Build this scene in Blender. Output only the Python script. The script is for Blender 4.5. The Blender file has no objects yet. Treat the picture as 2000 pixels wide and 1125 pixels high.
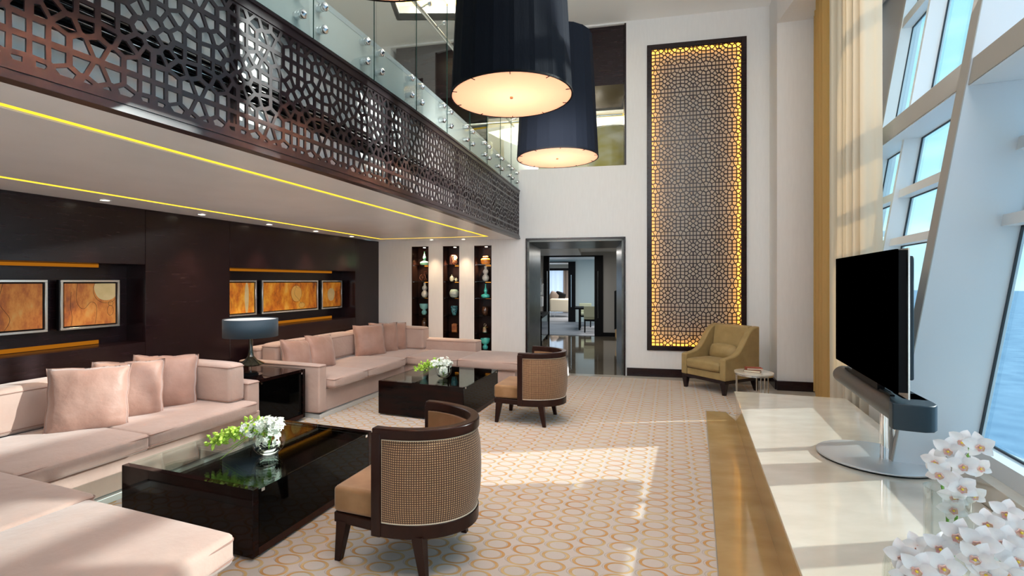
import bpy, bmesh, math, random
from mathutils import Vector, Matrix
random.seed(7)
R = math.radians
S = bpy.context.scene
COL = S.collection
# ------------------------------------------------------------------ camera
HC = 1.65; FP = 945.0; CX = 960.0; HY = 549.0
cam_d = bpy.data.cameras.new('camera'); cam = bpy.data.objects.new('camera', cam_d); COL.objects.link(cam)
cam.location = (0, 0, HC); cam.rotation_euler = (R(90), 0, 0)
cam_d.sensor_width = 36; cam_d.lens = 36 * FP / 2000
cam_d.shift_x = (1000 - CX) / 2000; cam_d.shift_y = -(562.5 - HY) / 2000
cam_d.clip_start = 0.05; cam_d.clip_end = 30000
S.camera = cam
# ------------------------------------------------------------------ world, sun, large lights, exposure
S.view_settings.view_transform = 'Standard'; S.view_settings.look = 'None'
S.view_settings.gamma = 1.0; S.view_settings.use_curve_mapping = False
S.view_settings.exposure = 0.86
W = bpy.data.worlds.new('world'); S.world = W; W.use_nodes = True
wn = W.node_tree; wn.nodes.clear()
def wnode(t, **k):
    n = wn.nodes.new(t)
    for a, b in k.items(): setattr(n, a, b)
    return n
w_out = wnode('ShaderNodeOutputWorld'); w_bg = wnode('ShaderNodeBackground')
w_tc = wnode('ShaderNodeTexCoord'); w_sep = wnode('ShaderNodeSeparateXYZ'); w_r = wnode('ShaderNodeValToRGB')
w_m = wnode('ShaderNodeMapRange'); w_m.inputs[1].default_value = -0.35; w_m.inputs[2].default_value = 0.75
cr = w_r.color_ramp
for p, c in ((0.0, (.16, .36, .62)), (.22, (.33, .58, .84)), (.318, (.36, .56, .66)), (.40, (.33, .54, .63)), (.58, (.235, .46, .58)), (1.0, (.20, .44, .62))):
    e = cr.elements.new(p) if p not in (0.0, 1.0) else cr.elements[0 if p == 0.0 else -1]
    e.color = (*c, 1)
w_n = wnode('ShaderNodeTexNoise'); w_n.inputs['Scale'].default_value = 5; w_n.inputs['Detail'].default_value = 5
w_map = wnode('ShaderNodeMapping'); w_map.inputs['Scale'].default_value = (1, 1, 4)
w_cr = wnode('ShaderNodeValToRGB'); w_cr.color_ramp.elements[0].position = .5; w_cr.color_ramp.elements[1].position = .8
w_mix = wnode('ShaderNodeMixRGB'); w_mix.inputs[2].default_value = (.9, .97, 1, 1)
w_mul = wnode('ShaderNodeMath', operation='MULTIPLY'); w_mul.inputs[1].default_value = .3
L_ = wn.links.new
L_(w_tc.outputs['Generated'], w_sep.inputs[0]); L_(w_sep.outputs['Z'], w_m.inputs[0]); L_(w_m.outputs[0], w_r.inputs[0])
L_(w_tc.outputs['Generated'], w_map.inputs[0]); L_(w_map.outputs[0], w_n.inputs['Vector']); L_(w_n.outputs['Fac'], w_cr.inputs[0])
L_(w_cr.outputs[0], w_mul.inputs[0]); L_(w_mul.outputs[0], w_mix.inputs[0]); L_(w_r.outputs[0], w_mix.inputs[1])
L_(w_mix.outputs[0], w_bg.inputs[0]); L_(w_bg.outputs[0], w_out.inputs[0])
w_bg.inputs[1].default_value = 1.45

def light(name, kind, loc, energy, color=(1, 1, 1), size=None, size_y=None, aim=None, spot=None, blend=.6, angle=None):
    d = bpy.data.lights.new(name, kind); d.energy = energy; d.color = color
    if size is not None:
        if kind == 'AREA':
            d.shape = 'RECTANGLE' if size_y else 'SQUARE'; d.size = size
            if size_y: d.size_y = size_y
        else: d.shadow_soft_size = size
    if spot: d.spot_size = spot; d.spot_blend = blend
    if angle is not None: d.angle = angle
    o = bpy.data.objects.new(name, d); COL.objects.link(o); o.location = loc
    if aim is not None:
        o.rotation_euler = (Vector(aim) - Vector(loc)).to_track_quat('-Z', 'Y').to_euler()
    return o
sun_dir = Vector((1, .085, .406))
light('sun', 'SUN', (30, 3, 12), 3.3, (1, .95, .88), aim=Vector((30, 3, 12)) - sun_dir, angle=R(.8))
# added fill lights, no fittings of the room: overhead, low and behind the camera
light('ceiling_fill', 'AREA', (2.1, 2.2, 6.1), 90, (1, .99, .98), 2.4, 4.4, aim=(1.5, 3.2, 0))
light('end_wall_fill', 'AREA', (.4, 4.6, 2.9), 22, (1, .98, .975), 1.6, 1.0, aim=(.9, 8.6, 1.2))  # added fill to brighten the end wall
light('ceiling_up_fill', 'AREA', (2.0, 2.6, 4.1), 34, (1, .99, .985), 3.0, 3.0, aim=(1.9, 4.6, 6.2))  # added upward fill for the high ceiling
light('coffer_fill', 'AREA', (-.7, 6.2, 6.66), 80, (1, .90, .72), 1.3, 4.6, aim=(-.7, 5.6, 0))  # extra fill put inside the coffer to brighten its sides
light('rear_fill', 'AREA', (0.4, -2.6, 1.3), 27, (.97, .98, 1), 5.0, 2.2, aim=(-1.0, 4, 2.3))  # added fill from behind the camera
light('balcony_fill', 'AREA', (-1.9, 5.6, 2.38), 46, (1, .97, .965), 1.4, 4.4, aim=(-1.8, 6.2, 0))  # added fill for the sofas and walls under the balcony

# ------------------------------------------------------------------ geometry of the place
def P(px, py, z=0.0):                      # point of the plane of height z seen at a photo pixel
    Y = (z - HC) * FP / (HY - py); return Vector(((px - CX) / FP * Y, Y, z))
A_F = math.atan2(-.345, .9386)             # furniture grid angle
E1 = Vector((math.cos(A_F), math.sin(A_F), 0)); E2 = Vector((-math.sin(A_F), math.cos(A_F), 0))
def GU(u, v, z=0.0): return E1 * u + E2 * v + Vector((0, 0, z))
BR = Vector((2.350, 8.456, 0)); A_B = math.atan2(-.205, .9788)   # back wall: x right, y into depth
BX = Vector((math.cos(A_B), math.sin(A_B), 0)); BY = Vector((-math.sin(A_B), math.cos(A_B), 0))
LC = Vector((-2.192, 9.407, 0)); LD = Vector((-.3387, -.9409, 0))  # left wall from far corner to camera
LN = Vector((.9409, -.3387, 0)); A_L = math.atan2(LD.y, LD.x)
WB = Vector((3.03, 2.753, .5)); WD = Vector((.3875, .9219, 0)); WN = Vector((.9219, -.3875, 0)); LEAN = .153
A_W = math.atan2(WD.y, WD.x)
def on_plane(px, py, O, D):                # vertical plane through O along D: (distance along D, height)
    u = (px - CX) / FP; t = (u * O.y - O.x) / (D.x - u * D.y); Y = O.y + D.y * t
    return t, HC + (HY - py) / FP * Y

# ------------------------------------------------------------------ materials
MATS = {}
def mat(name, color=(.8, .8, .8), rough=.5, metal=0., spec=.5, coat=0., sheen=0., emit=None, estr=1., trans=0., var=None, bump=None, ior=None, alpha=None, subs=0.):
    m = bpy.data.materials.new(name); m.use_nodes = True; MATS[name] = m
    nt = m.node_tree; b = nt.nodes['Principled BSDF']
    b.inputs['Base Color'].default_value = (*color, 1); b.inputs['Roughness'].default_value = rough
    b.inputs['Metallic'].default_value = metal; b.inputs['Specular IOR Level'].default_value = spec
    b.inputs['Coat Weight'].default_value = coat; b.inputs['Coat Roughness'].default_value = .03
    b.inputs['Sheen Weight'].default_value = sheen; b.inputs['Transmission Weight'].default_value = trans
    if ior: b.inputs['IOR'].default_value = ior
    if emit: b.inputs['Emission Color'].default_value = (*emit, 1); b.inputs['Emission Strength'].default_value = estr
    if subs: b.inputs['Subsurface Weight'].default_value = subs; b.inputs['Subsurface Radius'].default_value = (.02, .02, .02)
    if var:   # (color2, scale, stretch xyz, detail)
        c2, sc, st, det = var
        tc = nt.nodes.new('ShaderNodeTexCoord'); mp = nt.nodes.new('ShaderNodeMapping'); mp.inputs['Scale'].default_value = st
        n = nt.nodes.new('ShaderNodeTexNoise'); n.inputs['Scale'].default_value = sc; n.inputs['Detail'].default_value = det
        r = nt.nodes.new('ShaderNodeValToRGB'); r.color_ramp.elements[0].position = .35; r.color_ramp.elements[1].position = .68
        r.color_ramp.elements[0].color = (*color, 1); r.color_ramp.elements[1].color = (*c2, 1)
        nt.links.new(tc.outputs['Object'], mp.inputs[0]); nt.links.new(mp.outputs[0], n.inputs['Vector'])
        nt.links.new(n.outputs['Fac'], r.inputs[0]); nt.links.new(r.outputs[0], b.inputs['Base Color'])
    if bump:  # (scale, strength, stretch)
        sc, stg, st = bump
        tc = nt.nodes.new('ShaderNodeTexCoord'); mp = nt.nodes.new('ShaderNodeMapping'); mp.inputs['Scale'].default_value = st
        n = nt.nodes.new('ShaderNodeTexNoise'); n.inputs['Scale'].default_value = sc; n.inputs['Detail'].default_value = 4
        bp = nt.nodes.new('ShaderNodeBump'); bp.inputs['Strength'].default_value = stg; bp.inputs['Distance'].default_value = .02
        nt.links.new(tc.outputs['Object'], mp.inputs[0]); nt.links.new(mp.outputs[0], n.inputs['Vector'])
        nt.links.new(n.outputs['Fac'], bp.inputs['Height']); nt.links.new(bp.outputs[0], b.inputs['Normal'])
    return m
def emis(name, color, strength):
    m = mat(name, (0, 0, 0), emit=color, estr=strength, spec=0); return m
def glassmat(name, tint, glossy=.1, rough=.0):     # clear sheet glass: passes light, mirrors at grazing angles
    m = bpy.data.materials.new(name); m.use_nodes = True; MATS[name] = m; nt = m.node_tree; nt.nodes.clear()
    o = nt.nodes.new('ShaderNodeOutputMaterial'); t = nt.nodes.new('ShaderNodeBsdfTransparent'); g = nt.nodes.new('ShaderNodeBsdfGlossy')
    x = nt.nodes.new('ShaderNodeMixShader'); f = nt.nodes.new('ShaderNodeFresnel'); f.inputs[0].default_value = 1.45
    mu = nt.nodes.new('ShaderNodeMath'); mu.operation = 'MULTIPLY'; mu.inputs[1].default_value = glossy
    t.inputs[0].default_value = (*tint, 1); g.inputs['Roughness'].default_value = rough
    nt.links.new(f.outputs[0], mu.inputs[0]); nt.links.new(mu.outputs[0], x.inputs[0])
    nt.links.new(t.outputs[0], x.inputs[1]); nt.links.new(g.outputs[0], x.inputs[2]); nt.links.new(x.outputs[0], o.inputs[0])
    return m
mat('wall_paint', (.80, .785, .77), .6, bump=(300, .04, (1, 1, 1)), var=((.825, .81, .795), 30, (1, 1, .15), 3))
mat('ceiling_paint', (.88, .90, .93), .34, var=((.84, .86, .89), 3, (1, 1, 1), 2))
mat('upper_ceiling_paint', (.90, .89, .87), .5)
mat('dark_wood', (.010, .0035, .005), .26, var=((.020, .008, .010), 5, (1, 1, 10), 6), spec=.4, coat=.0, bump=(60, .03, (1, 1, 30)))
mat('walnut', (.022, .008, .006), .27, var=((.030, .010, .006), 6, (2, 2, .4), 6), spec=.16)
mat('screen_wood', (.019, .010, .012), .30, var=((.028, .015, .018), 4, (1, 1, 1), 4), spec=.5)
mat('black_lacquer', (.004, .003, .003), .04, var=((.014, .004, .003), 3, (1, 1, 6), 6), spec=.13)
mat('marble', (.64, .575, .48), .09, var=((.72, .655, .56), 3.5, (1, 2.2, 1), 8), coat=.5)
mat('marble_dark', (.40, .265, .115), .10, var=((.48, .34, .165), 3, (1, 1.8, 1), 8), coat=.5)
mat('hall_marble', (.21, .17, .12), .06, var=((.28, .23, .165), 2, (1, 2, 1), 6), coat=.6)
mat('velvet', (.48, .33, .27), .8, sheen=.4, var=((.54, .385, .32), 3, (1, 1, 1), 5), bump=(14, .25, (1, 1, 1)))
mat('velvet_seam', (.30, .17, .13), .7, sheen=.2)
mat('pillow_velvet', (.36, .195, .145), .5, sheen=.45, var=((.44, .26, .20), 5, (1, 1, 1), 4), bump=(9, .5, (1, 1, 1)))
mat('brown_velvet', (.25, .125, .045), .7, sheen=.25, var=((.34, .185, .08), 7, (1, 1, 1), 4))
mat('olive_fabric', (.33, .225, .085), .6, sheen=.1, var=((.39, .27, .11), 9, (1, 1, 1), 5), bump=(220, .1, (1, 1, 1)))
mat('pale_metal', (.78, .82, .82), .35, metal=.6)
mat('brushed_steel', (.74, .76, .78), .22, metal=1.)
mat('chrome', (.82, .84, .86), .06, metal=1.)
mat('silver_frame', (.80, .79, .76), .25, metal=.9)
mat('black_matte', (.005, .005, .006), .5, spec=.12)
mat('black_glass', (.001, .001, .001), .05, spec=.10); mat('brushed_foot', (.72, .75, .78), .42, metal=.75); mat('screen_black', (0, 0, 0), .12, spec=.0)
mat('speaker_cloth', (.10, .096, .09), .5, bump=(600, .1, (1, 1, 1)))
mat('slate_plastic', (.018, .034, .048), .42, spec=.35)
mat('navy_cloth', (.004, .006, .011), .8, spec=.12, bump=(90, .08, (1, 1, .2)))
mat('lamp_shade_blue', (.010, .030, .048), .7, sheen=.15)
mat('cream_panel', (.62, .60, .53), .6); mat('backing_white', (.86, .85, .80), .6); mat('backing_beige', (.80, .76, .70), .6)
mat('slab_white', (.88, .90, .87), .45)
mat('white_paint', (.78, .81, .83), .45)
mat('fin_paint', (.68, .72, .77), .42)
mat('fin_edge', (.40, .385, .36), .5)
mat('gasket', (.02, .03, .04), .5)
mat('bronze_gloss', (.07, .075, .07), .32, metal=.6, var=((.12, .125, .115), 2, (1, 1, 3), 2))
mat('copper', (.55, .22, .12), .3, metal=1.)
mat('smoked_glass', (.05, .045, .03), .04, metal=.2, coat=1.)
mat('jade', (.36, .80, .55), .2, coat=.6); mat('turquoise', (.09, .62, .56), .2, coat=.6); mat('sky_glaze', (.26, .62, .62), .22, coat=.5)
mat('grey_glaze', (.72, .69, .65), .22, coat=.5); mat('orange_glaze', (.85, .27, .04), .25, coat=.4)
mat('stone_glaze', (.26, .34, .36), .35, var=((.46, .46, .42), 12, (1, 1, 4), 4)); mat('blue_pattern', (.02, .07, .11), .2, coat=.8, var=((.10, .36, .42), 38, (1, 1, 1), 1))
mat('brown_glaze', (.05, .022, .012), .15, coat=.8, var=((.10, .04, .02), 20, (1, 1, 3), 2)); mat('ivory', (.9, .78, .6), .35)
mat('silver', (.75, .65, .52), .2, metal=1., bump=(60, .3, (1, 1, 1))); mat('amber_block', (.22, .06, .02), .25, coat=.5, var=((.42, .14, .03), 14, (1, 1, 1), 4))
mat('petal', (.93, .92, .92), .5, subs=.0, sheen=.1, var=((.86, .83, .86), 30, (1, 1, 1), 2)); mat('lip_pink', (.90, .50, .56), .45, var=((.93, .74, .55), 90, (1, 1, 1), 1)); mat('throat_yellow', (.95, .70, .08), .5); mat('stem_green', (.13, .30, .045), .45)
mat('blossom_white', (.88, .92, .82), .5); mat('bud_green', (.45, .68, .08), .5); mat('leaf_green', (.22, .45, .05), .5)
mat('sheer', (.60, .72, .85), .8, emit=(.55, .74, 1.0), estr=.35)  # emission puts window daylight into the cloth itself
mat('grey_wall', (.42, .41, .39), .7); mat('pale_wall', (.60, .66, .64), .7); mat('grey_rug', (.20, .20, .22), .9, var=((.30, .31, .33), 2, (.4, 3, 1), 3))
mat('cream_fabric', (.72, .62, .48), .8, sheen=.3); mat('lime_fabric', (.50, .50, .34), .8); mat('mushroom', (.30, .24, .21), .8)
mat('book_red', (.30, .055, .03), .5); mat('book_brown', (.18, .065, .03), .5); mat('paper', (.80, .70, .52), .7)
mat('bowl_gold', (.60, .50, .16), .25, var=((.72, .68, .50), 2, (1, 1, 2), 2))
mat('green_glass_edge', (.02, .07, .058), .4, spec=.1)
mat('pebble', (.40, .22, .08), .5)
mat('water', (.70, .78, .70), .03, trans=1., ior=1.33)
emis('cove_yellow', (1, .60, .035), 1.0); emis('cove_soft', (1, .42, .05), .55); emis('lamp_glow', (1, .72, .42), 6)
emis('panel_led', (1, .42, .025), 24.); emis('niche_led', (1, .38, .05), 2.2); emis('niche_glow', (1, .36, .04), .9); emis('niche_band', (1, .33, .02), .20); emis('spot_glow', (1, .85, .65), 7)
emis('coffer_glow', (1, .62, .16), 4.0)
glassmat('window_glass', (.90, .96, .98), .25); glassmat('balustrade_glass', (.955, .985, .97), .22); glassmat('table_glass', (.84, .94, .91), .6)
glassmat('vase_glass', (.98, .995, .985), .2); glassmat('shelf_glass', (.8, .85, .8), 1.0)
curtain_material_later = True

def nodes_of(m): return m.node_tree.nodes, m.node_tree.links, m.node_tree.nodes['Principled BSDF']
def mathn(ns, op, a=None, b=None, c=None, lk=None):
    n = ns.new('ShaderNodeMath'); n.operation = op
    for i, v in enumerate((a, b, c)):
        if v is None: continue
        if isinstance(v, (int, float)): n.inputs[i].default_value = v
        else: lk.new(v, n.inputs[i])
    return n.outputs[0]
def mixc(ns, lk, fac, a, b):
    n = ns.new('ShaderNodeMixRGB')
    for i, v in enumerate((fac, a, b)):
        if isinstance(v, tuple): n.inputs[i].default_value = (*v, 1)
        elif isinstance(v, (int, float)): n.inputs[i].default_value = v
        else: lk.new(v, n.inputs[i])
    return n.outputs[0]
def rug_material():
    m = mat('rug_loops', (.6, .5, .42), .95, sheen=.2); ns, lk, b = nodes_of(m)
    tc = ns.new('ShaderNodeTexCoord'); sp = ns.new('ShaderNodeSeparateXYZ')
    wn_ = ns.new('ShaderNodeTexNoise'); wn_.inputs['Scale'].default_value = 9; wn_.inputs['Detail'].default_value = 2
    lk.new(tc.outputs['Object'], sp.inputs[0]); lk.new(tc.outputs['Object'], wn_.inputs['Vector'])
    wob = mathn(ns, 'MULTIPLY', mathn(ns, 'SUBTRACT', wn_.outputs['Fac'], .5, lk=lk), .10, lk=lk)
    def cell(o, per, shift, dist):
        x = mathn(ns, 'ADD', o, shift, lk=lk); x = mathn(ns, 'DIVIDE', x, per, lk=lk); x = mathn(ns, 'FRACT', x, lk=lk)
        x = mathn(ns, 'SUBTRACT', x, .5, lk=lk); x = mathn(ns, 'MULTIPLY', x, per, lk=lk); return mathn(ns, 'DIVIDE', x, dist, lk=lk)
    def ring(sx, sy, ax, ay, wd, off):
        x = cell(sp.outputs[0], .183, sx + 50 * .183, 1); y = cell(sp.outputs[1], .116, sy + 80 * .116, 1)
        xr = mathn(ns, 'SUBTRACT', x, off, lk=lk); yr = mathn(ns, 'ADD', y, mathn(ns, 'MULTIPLY', xr, -.12, lk=lk), lk=lk)
        x = mathn(ns, 'DIVIDE', xr, ax, lk=lk); y = mathn(ns, 'DIVIDE', yr, ay, lk=lk)
        d = mathn(ns, 'SQRT', mathn(ns, 'ADD', mathn(ns, 'MULTIPLY', x, x, lk=lk), mathn(ns, 'MULTIPLY', y, y, lk=lk), lk=lk), lk=lk)
        d = mathn(ns, 'ABSOLUTE', mathn(ns, 'SUBTRACT', mathn(ns, 'ADD', d, wob, lk=lk), 1, lk=lk), lk=lk)
        mr = ns.new('ShaderNodeMapRange'); mr.interpolation_type = 'SMOOTHSTEP'; lk.new(d, mr.inputs[0])
        mr.inputs[1].default_value = wd; mr.inputs[2].default_value = wd * .6; mr.inputs[3].default_value = 0; mr.inputs[4].default_value = 1
        return mr.outputs[0]
    gold = ring(0, 0, .072, .0485, .165, .004)
    carve1 = ring(0, 0, .060, .042, .045, .0); carve2 = ring(0, 0, .079, .049, .035, -.010)
    gn = ns.new('ShaderNodeTexNoise'); gn.inputs['Scale'].default_value = 5.5; gn.inputs['Detail'].default_value = 3; lk.new(tc.outputs['Object'], gn.inputs['Vector'])
    gr = ns.new('ShaderNodeValToRGB'); gr.color_ramp.elements[0].position = .38; gr.color_ramp.elements[0].color = (.58, .42, .19, 1)
    gr.color_ramp.elements[1].position = .62; gr.color_ramp.elements[1].color = (.54, .25, .05, 1); lk.new(gn.outputs['Fac'], gr.inputs[0])
    fine = ns.new('ShaderNodeTexNoise'); fine.inputs['Scale'].default_value = 240; fine.inputs['Detail'].default_value = 3; lk.new(tc.outputs['Object'], fine.inputs['Vector'])
    base = mixc(ns, lk, fine.outputs['Fac'], (.50, .445, .405), (.59, .53, .485))
    carve = mathn(ns, 'MAXIMUM', carve1, carve2, lk=lk)
    c = mixc(ns, lk, mathn(ns, 'MULTIPLY', carve, .42, lk=lk), base, (.26, .22, .18))
    c = mixc(ns, lk, mathn(ns, 'MULTIPLY', gold, .95, lk=lk), c, gr.outputs[0]); lk.new(c, b.inputs['Base Color'])
    h = mathn(ns, 'SUBTRACT', mathn(ns, 'MULTIPLY', gold, .8, lk=lk), mathn(ns, 'MULTIPLY', carve, .8, lk=lk), lk=lk)
    h = mathn(ns, 'ADD', h, mathn(ns, 'MULTIPLY', fine.outputs['Fac'], .5, lk=lk), lk=lk)
    bp = ns.new('ShaderNodeBump'); bp.inputs['Strength'].default_value = .5; bp.inputs['Distance'].default_value = .006
    lk.new(h, bp.inputs['Height']); lk.new(bp.outputs[0], b.inputs['Normal'])
rug_material()
def weave_material():
    m = mat('woven_cloth', (.30, .19, .10), .7, sheen=.3); ns, lk, b = nodes_of(m)
    uv = ns.new('ShaderNodeUVMap'); br = ns.new('ShaderNodeTexBrick'); br.offset = 0; br.inputs['Scale'].default_value = 1
    br.inputs['Brick Width'].default_value = .0125; br.inputs['Row Height'].default_value = .0125; br.inputs['Mortar Size'].default_value = .0032
    br.inputs['Mortar Smooth'].default_value = .4; br.inputs['Color1'].default_value = (.50, .28, .13, 1); br.inputs['Color2'].default_value = (.58, .34, .165, 1)
    br.inputs['Mortar'].default_value = (.065, .02, .006, 1)
    lk.new(uv.outputs[0], br.inputs['Vector']); lk.new(br.outputs['Color'], b.inputs['Base Color'])
    bp = ns.new('ShaderNodeBump'); bp.inputs['Strength'].default_value = .6; bp.inputs['Distance'].default_value = .003; bp.invert = True
    lk.new(br.outputs['Fac'], bp.inputs['Height']); lk.new(bp.outputs[0], b.inputs['Normal'])
weave_material()
def curtain_material(name, col, tcol, mixf):
    m = bpy.data.materials.new(name); m.use_nodes = True; MATS[name] = m; nt = m.node_tree; nt.nodes.clear()
    o = nt.nodes.new('ShaderNodeOutputMaterial'); d = nt.nodes.new('ShaderNodeBsdfDiffuse'); t = nt.nodes.new('ShaderNodeBsdfTranslucent'); x = nt.nodes.new('ShaderNodeMixShader')
    d.inputs[0].default_value = (*col, 1); t.inputs[0].default_value = (*tcol, 1); x.inputs[0].default_value = mixf
    nt.links.new(d.outputs[0], x.inputs[1]); nt.links.new(t.outputs[0], x.inputs[2]); nt.links.new(x.outputs[0], o.inputs[0])
curtain_material('drape', (.66, .60, .49), (1, .60, .28), .13)
curtain_material('diffuser', (.98, .76, .64), (1, .72, .58), .75)
curtain_material('backlight_gold', (.60, .42, .18), (1, .52, .09), .28)  # backlight put into the cloth as gold colours
def canvas_material(name, seed, warm):
    m = mat(name, (.6, .2, .05), .6); ns, lk, b = nodes_of(m)
    tc = ns.new('ShaderNodeTexCoord'); mp = ns.new('ShaderNodeMapping'); mp.inputs['Location'].default_value = (seed * 3.1, seed * 1.7, 0); mp.inputs['Scale'].default_value = (5, 1, 2.2)
    n = ns.new('ShaderNodeTexNoise'); n.inputs['Scale'].default_value = 1.3; n.inputs['Detail'].default_value = 9; n.inputs['Roughness'].default_value = .7
    lk.new(tc.outputs['Object'], mp.inputs[0]); lk.new(mp.outputs[0], n.inputs['Vector'])
    r = ns.new('ShaderNodeValToRGB'); lk.new(n.outputs['Fac'], r.inputs[0]); e = r.color_ramp.elements
    cs = ((.18, .055, .03), (.48, .14, .025), (.66, .26, .05), (.66, .40, .12)) if not warm else ((.22, .05, .01), (.72, .19, .01), (.92, .40, .03), (.95, .62, .16))
    e[0].position = .32; e[0].color = (*cs[0], 1); e[1].position = .72; e[1].color = (*cs[3], 1)
    x = e.new(.45); x.color = (*cs[1], 1); x = e.new(.57); x.color = (*cs[2], 1)
    lk.new(r.outputs[0], b.inputs['Base Color'])
for i in range(2): canvas_material('canvas_rust_%d' % i, i + 1, False)
for i in range(3): canvas_material('canvas_amber_%d' % i, i + 5, True)
mat('paint_cream', (.74, .58, .30), .6, var=((.60, .46, .2), 6, (1, 1, 1), 5)); mat('paint_amber', (.86, .50, .12), .6); mat('paint_line', (.10, .045, .02), .6)
def city_material():
    m = mat('city_ground', (.2, .3, .4), .9, spec=.1); ns, lk, b = nodes_of(m)
    tc = ns.new('ShaderNodeTexCoord'); v = ns.new('ShaderNodeTexVoronoi'); v.inputs['Scale'].default_value = .02
    n = ns.new('ShaderNodeTexNoise'); n.inputs['Scale'].default_value = .008; n.inputs['Detail'].default_value = 9; n.inputs['Roughness'].default_value = .75
    lk.new(tc.outputs['Object'], v.inputs['Vector']); lk.new(tc.outputs['Object'], n.inputs['Vector'])
    r = ns.new('ShaderNodeValToRGB'); r.color_ramp.elements[0].color = (.06, .15, .25, 1); r.color_ramp.elements[1].color = (.30, .42, .53, 1)  # bluish ramp puts distance haze into the ground colour
    a = mathn(ns, 'ADD', mathn(ns, 'MULTIPLY', v.outputs['Distance'], .5, lk=lk), mathn(ns, 'MULTIPLY', n.outputs['Fac'], .9, lk=lk), lk=lk)
    lk.new(a, r.inputs[0]); lk.new(r.outputs[0], b.inputs['Base Color'])
city_material()

# ------------------------------------------------------------------ mesh helpers
class MB:
    def __init__(s): s.v = []; s.f = []; s.uv = None
    def add(s, vs, fs):
        k = len(s.v); s.v += [tuple(v) for v in vs]; s.f += [tuple(k + i for i in f) for f in fs]; return s
    def box(s, a, b):
        x0, y0, z0 = a; x1, y1, z1 = b
        return s.add([(x0, y0, z0), (x1, y0, z0), (x1, y1, z0), (x0, y1, z0), (x0, y0, z1), (x1, y0, z1), (x1, y1, z1), (x0, y1, z1)],
                     [(0, 3, 2, 1), (4, 5, 6, 7), (0, 1, 5, 4), (1, 2, 6, 5), (2, 3, 7, 6), (3, 0, 4, 7)])
    def hexa(s, lo, hi):   # two quads
        return s.add(list(lo) + list(hi), [(0, 3, 2, 1), (4, 5, 6, 7), (0, 1, 5, 4), (1, 2, 6, 5), (2, 3, 7, 6), (3, 0, 4, 7)])
    def prism(s, poly, z0, z1):
        n = len(poly)
        return s.add([(x, y, z0) for x, y in poly] + [(x, y, z1) for x, y in poly],
                     [tuple(range(n))[::-1], tuple(range(n, 2 * n))] + [(i, (i + 1) % n, n + (i + 1) % n, n + i) for i in range(n)])
    def lathe(s, prof, n=24, c=(0, 0, 0), cap0=True, cap1=True):
        vs = []; fs = []; m = len(prof)
        for r, z in prof:
            for i in range(n):
                a = 2 * math.pi * i / n; vs.append((c[0] + r * math.cos(a), c[1] + r * math.sin(a), c[2] + z))
        for j in range(m - 1):
            for i in range(n):
                k = (i + 1) % n; fs.append((j * n + i, j * n + k, (j + 1) * n + k, (j + 1) * n + i))
        if cap0: fs.append(tuple(range(n))[::-1])
        if cap1: fs.append(tuple(range((m - 1) * n, m * n)))
        return s.add(vs, fs)
    def tube(s, pts, r, n=8, cap=True):
        pts = [Vector(p) for p in pts]; rr = r if isinstance(r, (list, tuple)) else [r] * len(pts); vs = []; fs = []
        up = Vector((0, 0, 1))
        for i, p in enumerate(pts):
            t = (pts[min(i + 1, len(pts) - 1)] - pts[max(i - 1, 0)]).normalized()
            if abs(t.dot(up)) > .95: up = Vector((1, 0, 0))
            a = t.cross(up).normalized(); b = t.cross(a); 
            for k in range(n):
                q = 2 * math.pi * k / n; vs.append(p + (a * math.cos(q) + b * math.sin(q)) * rr[i])
        for i in range(len(pts) - 1):
            for k in range(n):
                l = (k + 1) % n; fs.append((i * n + k, i * n + l, (i + 1) * n + l, (i + 1) * n + k))
        if cap: fs += [tuple(range(n))[::-1], tuple(range((len(pts) - 1) * n, len(pts) * n))]
        return s.add(vs, fs)
    def wall(s, path, o0, o1, z0, z1):   # vertical sheet following a 2-D path between two side offsets
        n = len(path); nr = path_normals(path); vs = []
        for (x, y), (a, b) in zip(path, nr):
            vs += [(x + a * o0, y + b * o0, z0), (x + a * o1, y + b * o1, z0), (x + a * o1, y + b * o1, z1), (x + a * o0, y + b * o0, z1)]
        fs = [(0, 1, 2, 3), tuple((n - 1) * 4 + i for i in (3, 2, 1, 0))]
        for i in range(n - 1):
            k = i * 4
            for j in range(4): fs.append((k + j, k + 4 + j, k + 4 + (j + 1) % 4, k + (j + 1) % 4))
        return s.add(vs, fs)
    def build(s, name, m, parent=None, loc=None, rot=0, bevel=0, seg=2, smooth=False, subsurf=0, sharp=40):
        me = bpy.data.meshes.new(name); me.from_pydata(s.v, [], s.f); me.update()
        bm = bmesh.new(); bm.from_mesh(me); bmesh.ops.recalc_face_normals(bm, faces=bm.faces); bm.to_mesh(me); bm.free()
        o = bpy.data.objects.new(name, me); COL.objects.link(o)
        for q in (m if isinstance(m, (list, tuple)) else [m]): me.materials.append(MATS[q])
        if parent is not None: o.parent = parent
        if loc is not None: o.location = loc
        if rot: o.rotation_euler = (0, 0, rot)
        if bevel:
            b = o.modifiers.new('bevel', 'BEVEL'); b.width = bevel; b.segments = seg; b.limit_method = 'ANGLE'; b.angle_limit = R(35); b.harden_normals = False
            smooth = True
        if subsurf:
            b = o.modifiers.new('subsurf', 'SUBSURF'); b.levels = subsurf; b.render_levels = subsurf; smooth = True
        if smooth:
            me.polygons.foreach_set('use_smooth', [True] * len(me.polygons))
            if not subsurf: me.set_sharp_from_angle(angle=R(sharp))
        return o
def path_normals(path):
    out = []
    for i in range(len(path)):
        a = path[max(i - 1, 0)]; b = path[min(i + 1, len(path) - 1)]; dx, dy = b[0] - a[0], b[1] - a[1]; l = math.hypot(dx, dy) or 1
        out.append((dy / l, -dx / l))
    return out
def bx(a, b): return MB().box(a, b)
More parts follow.
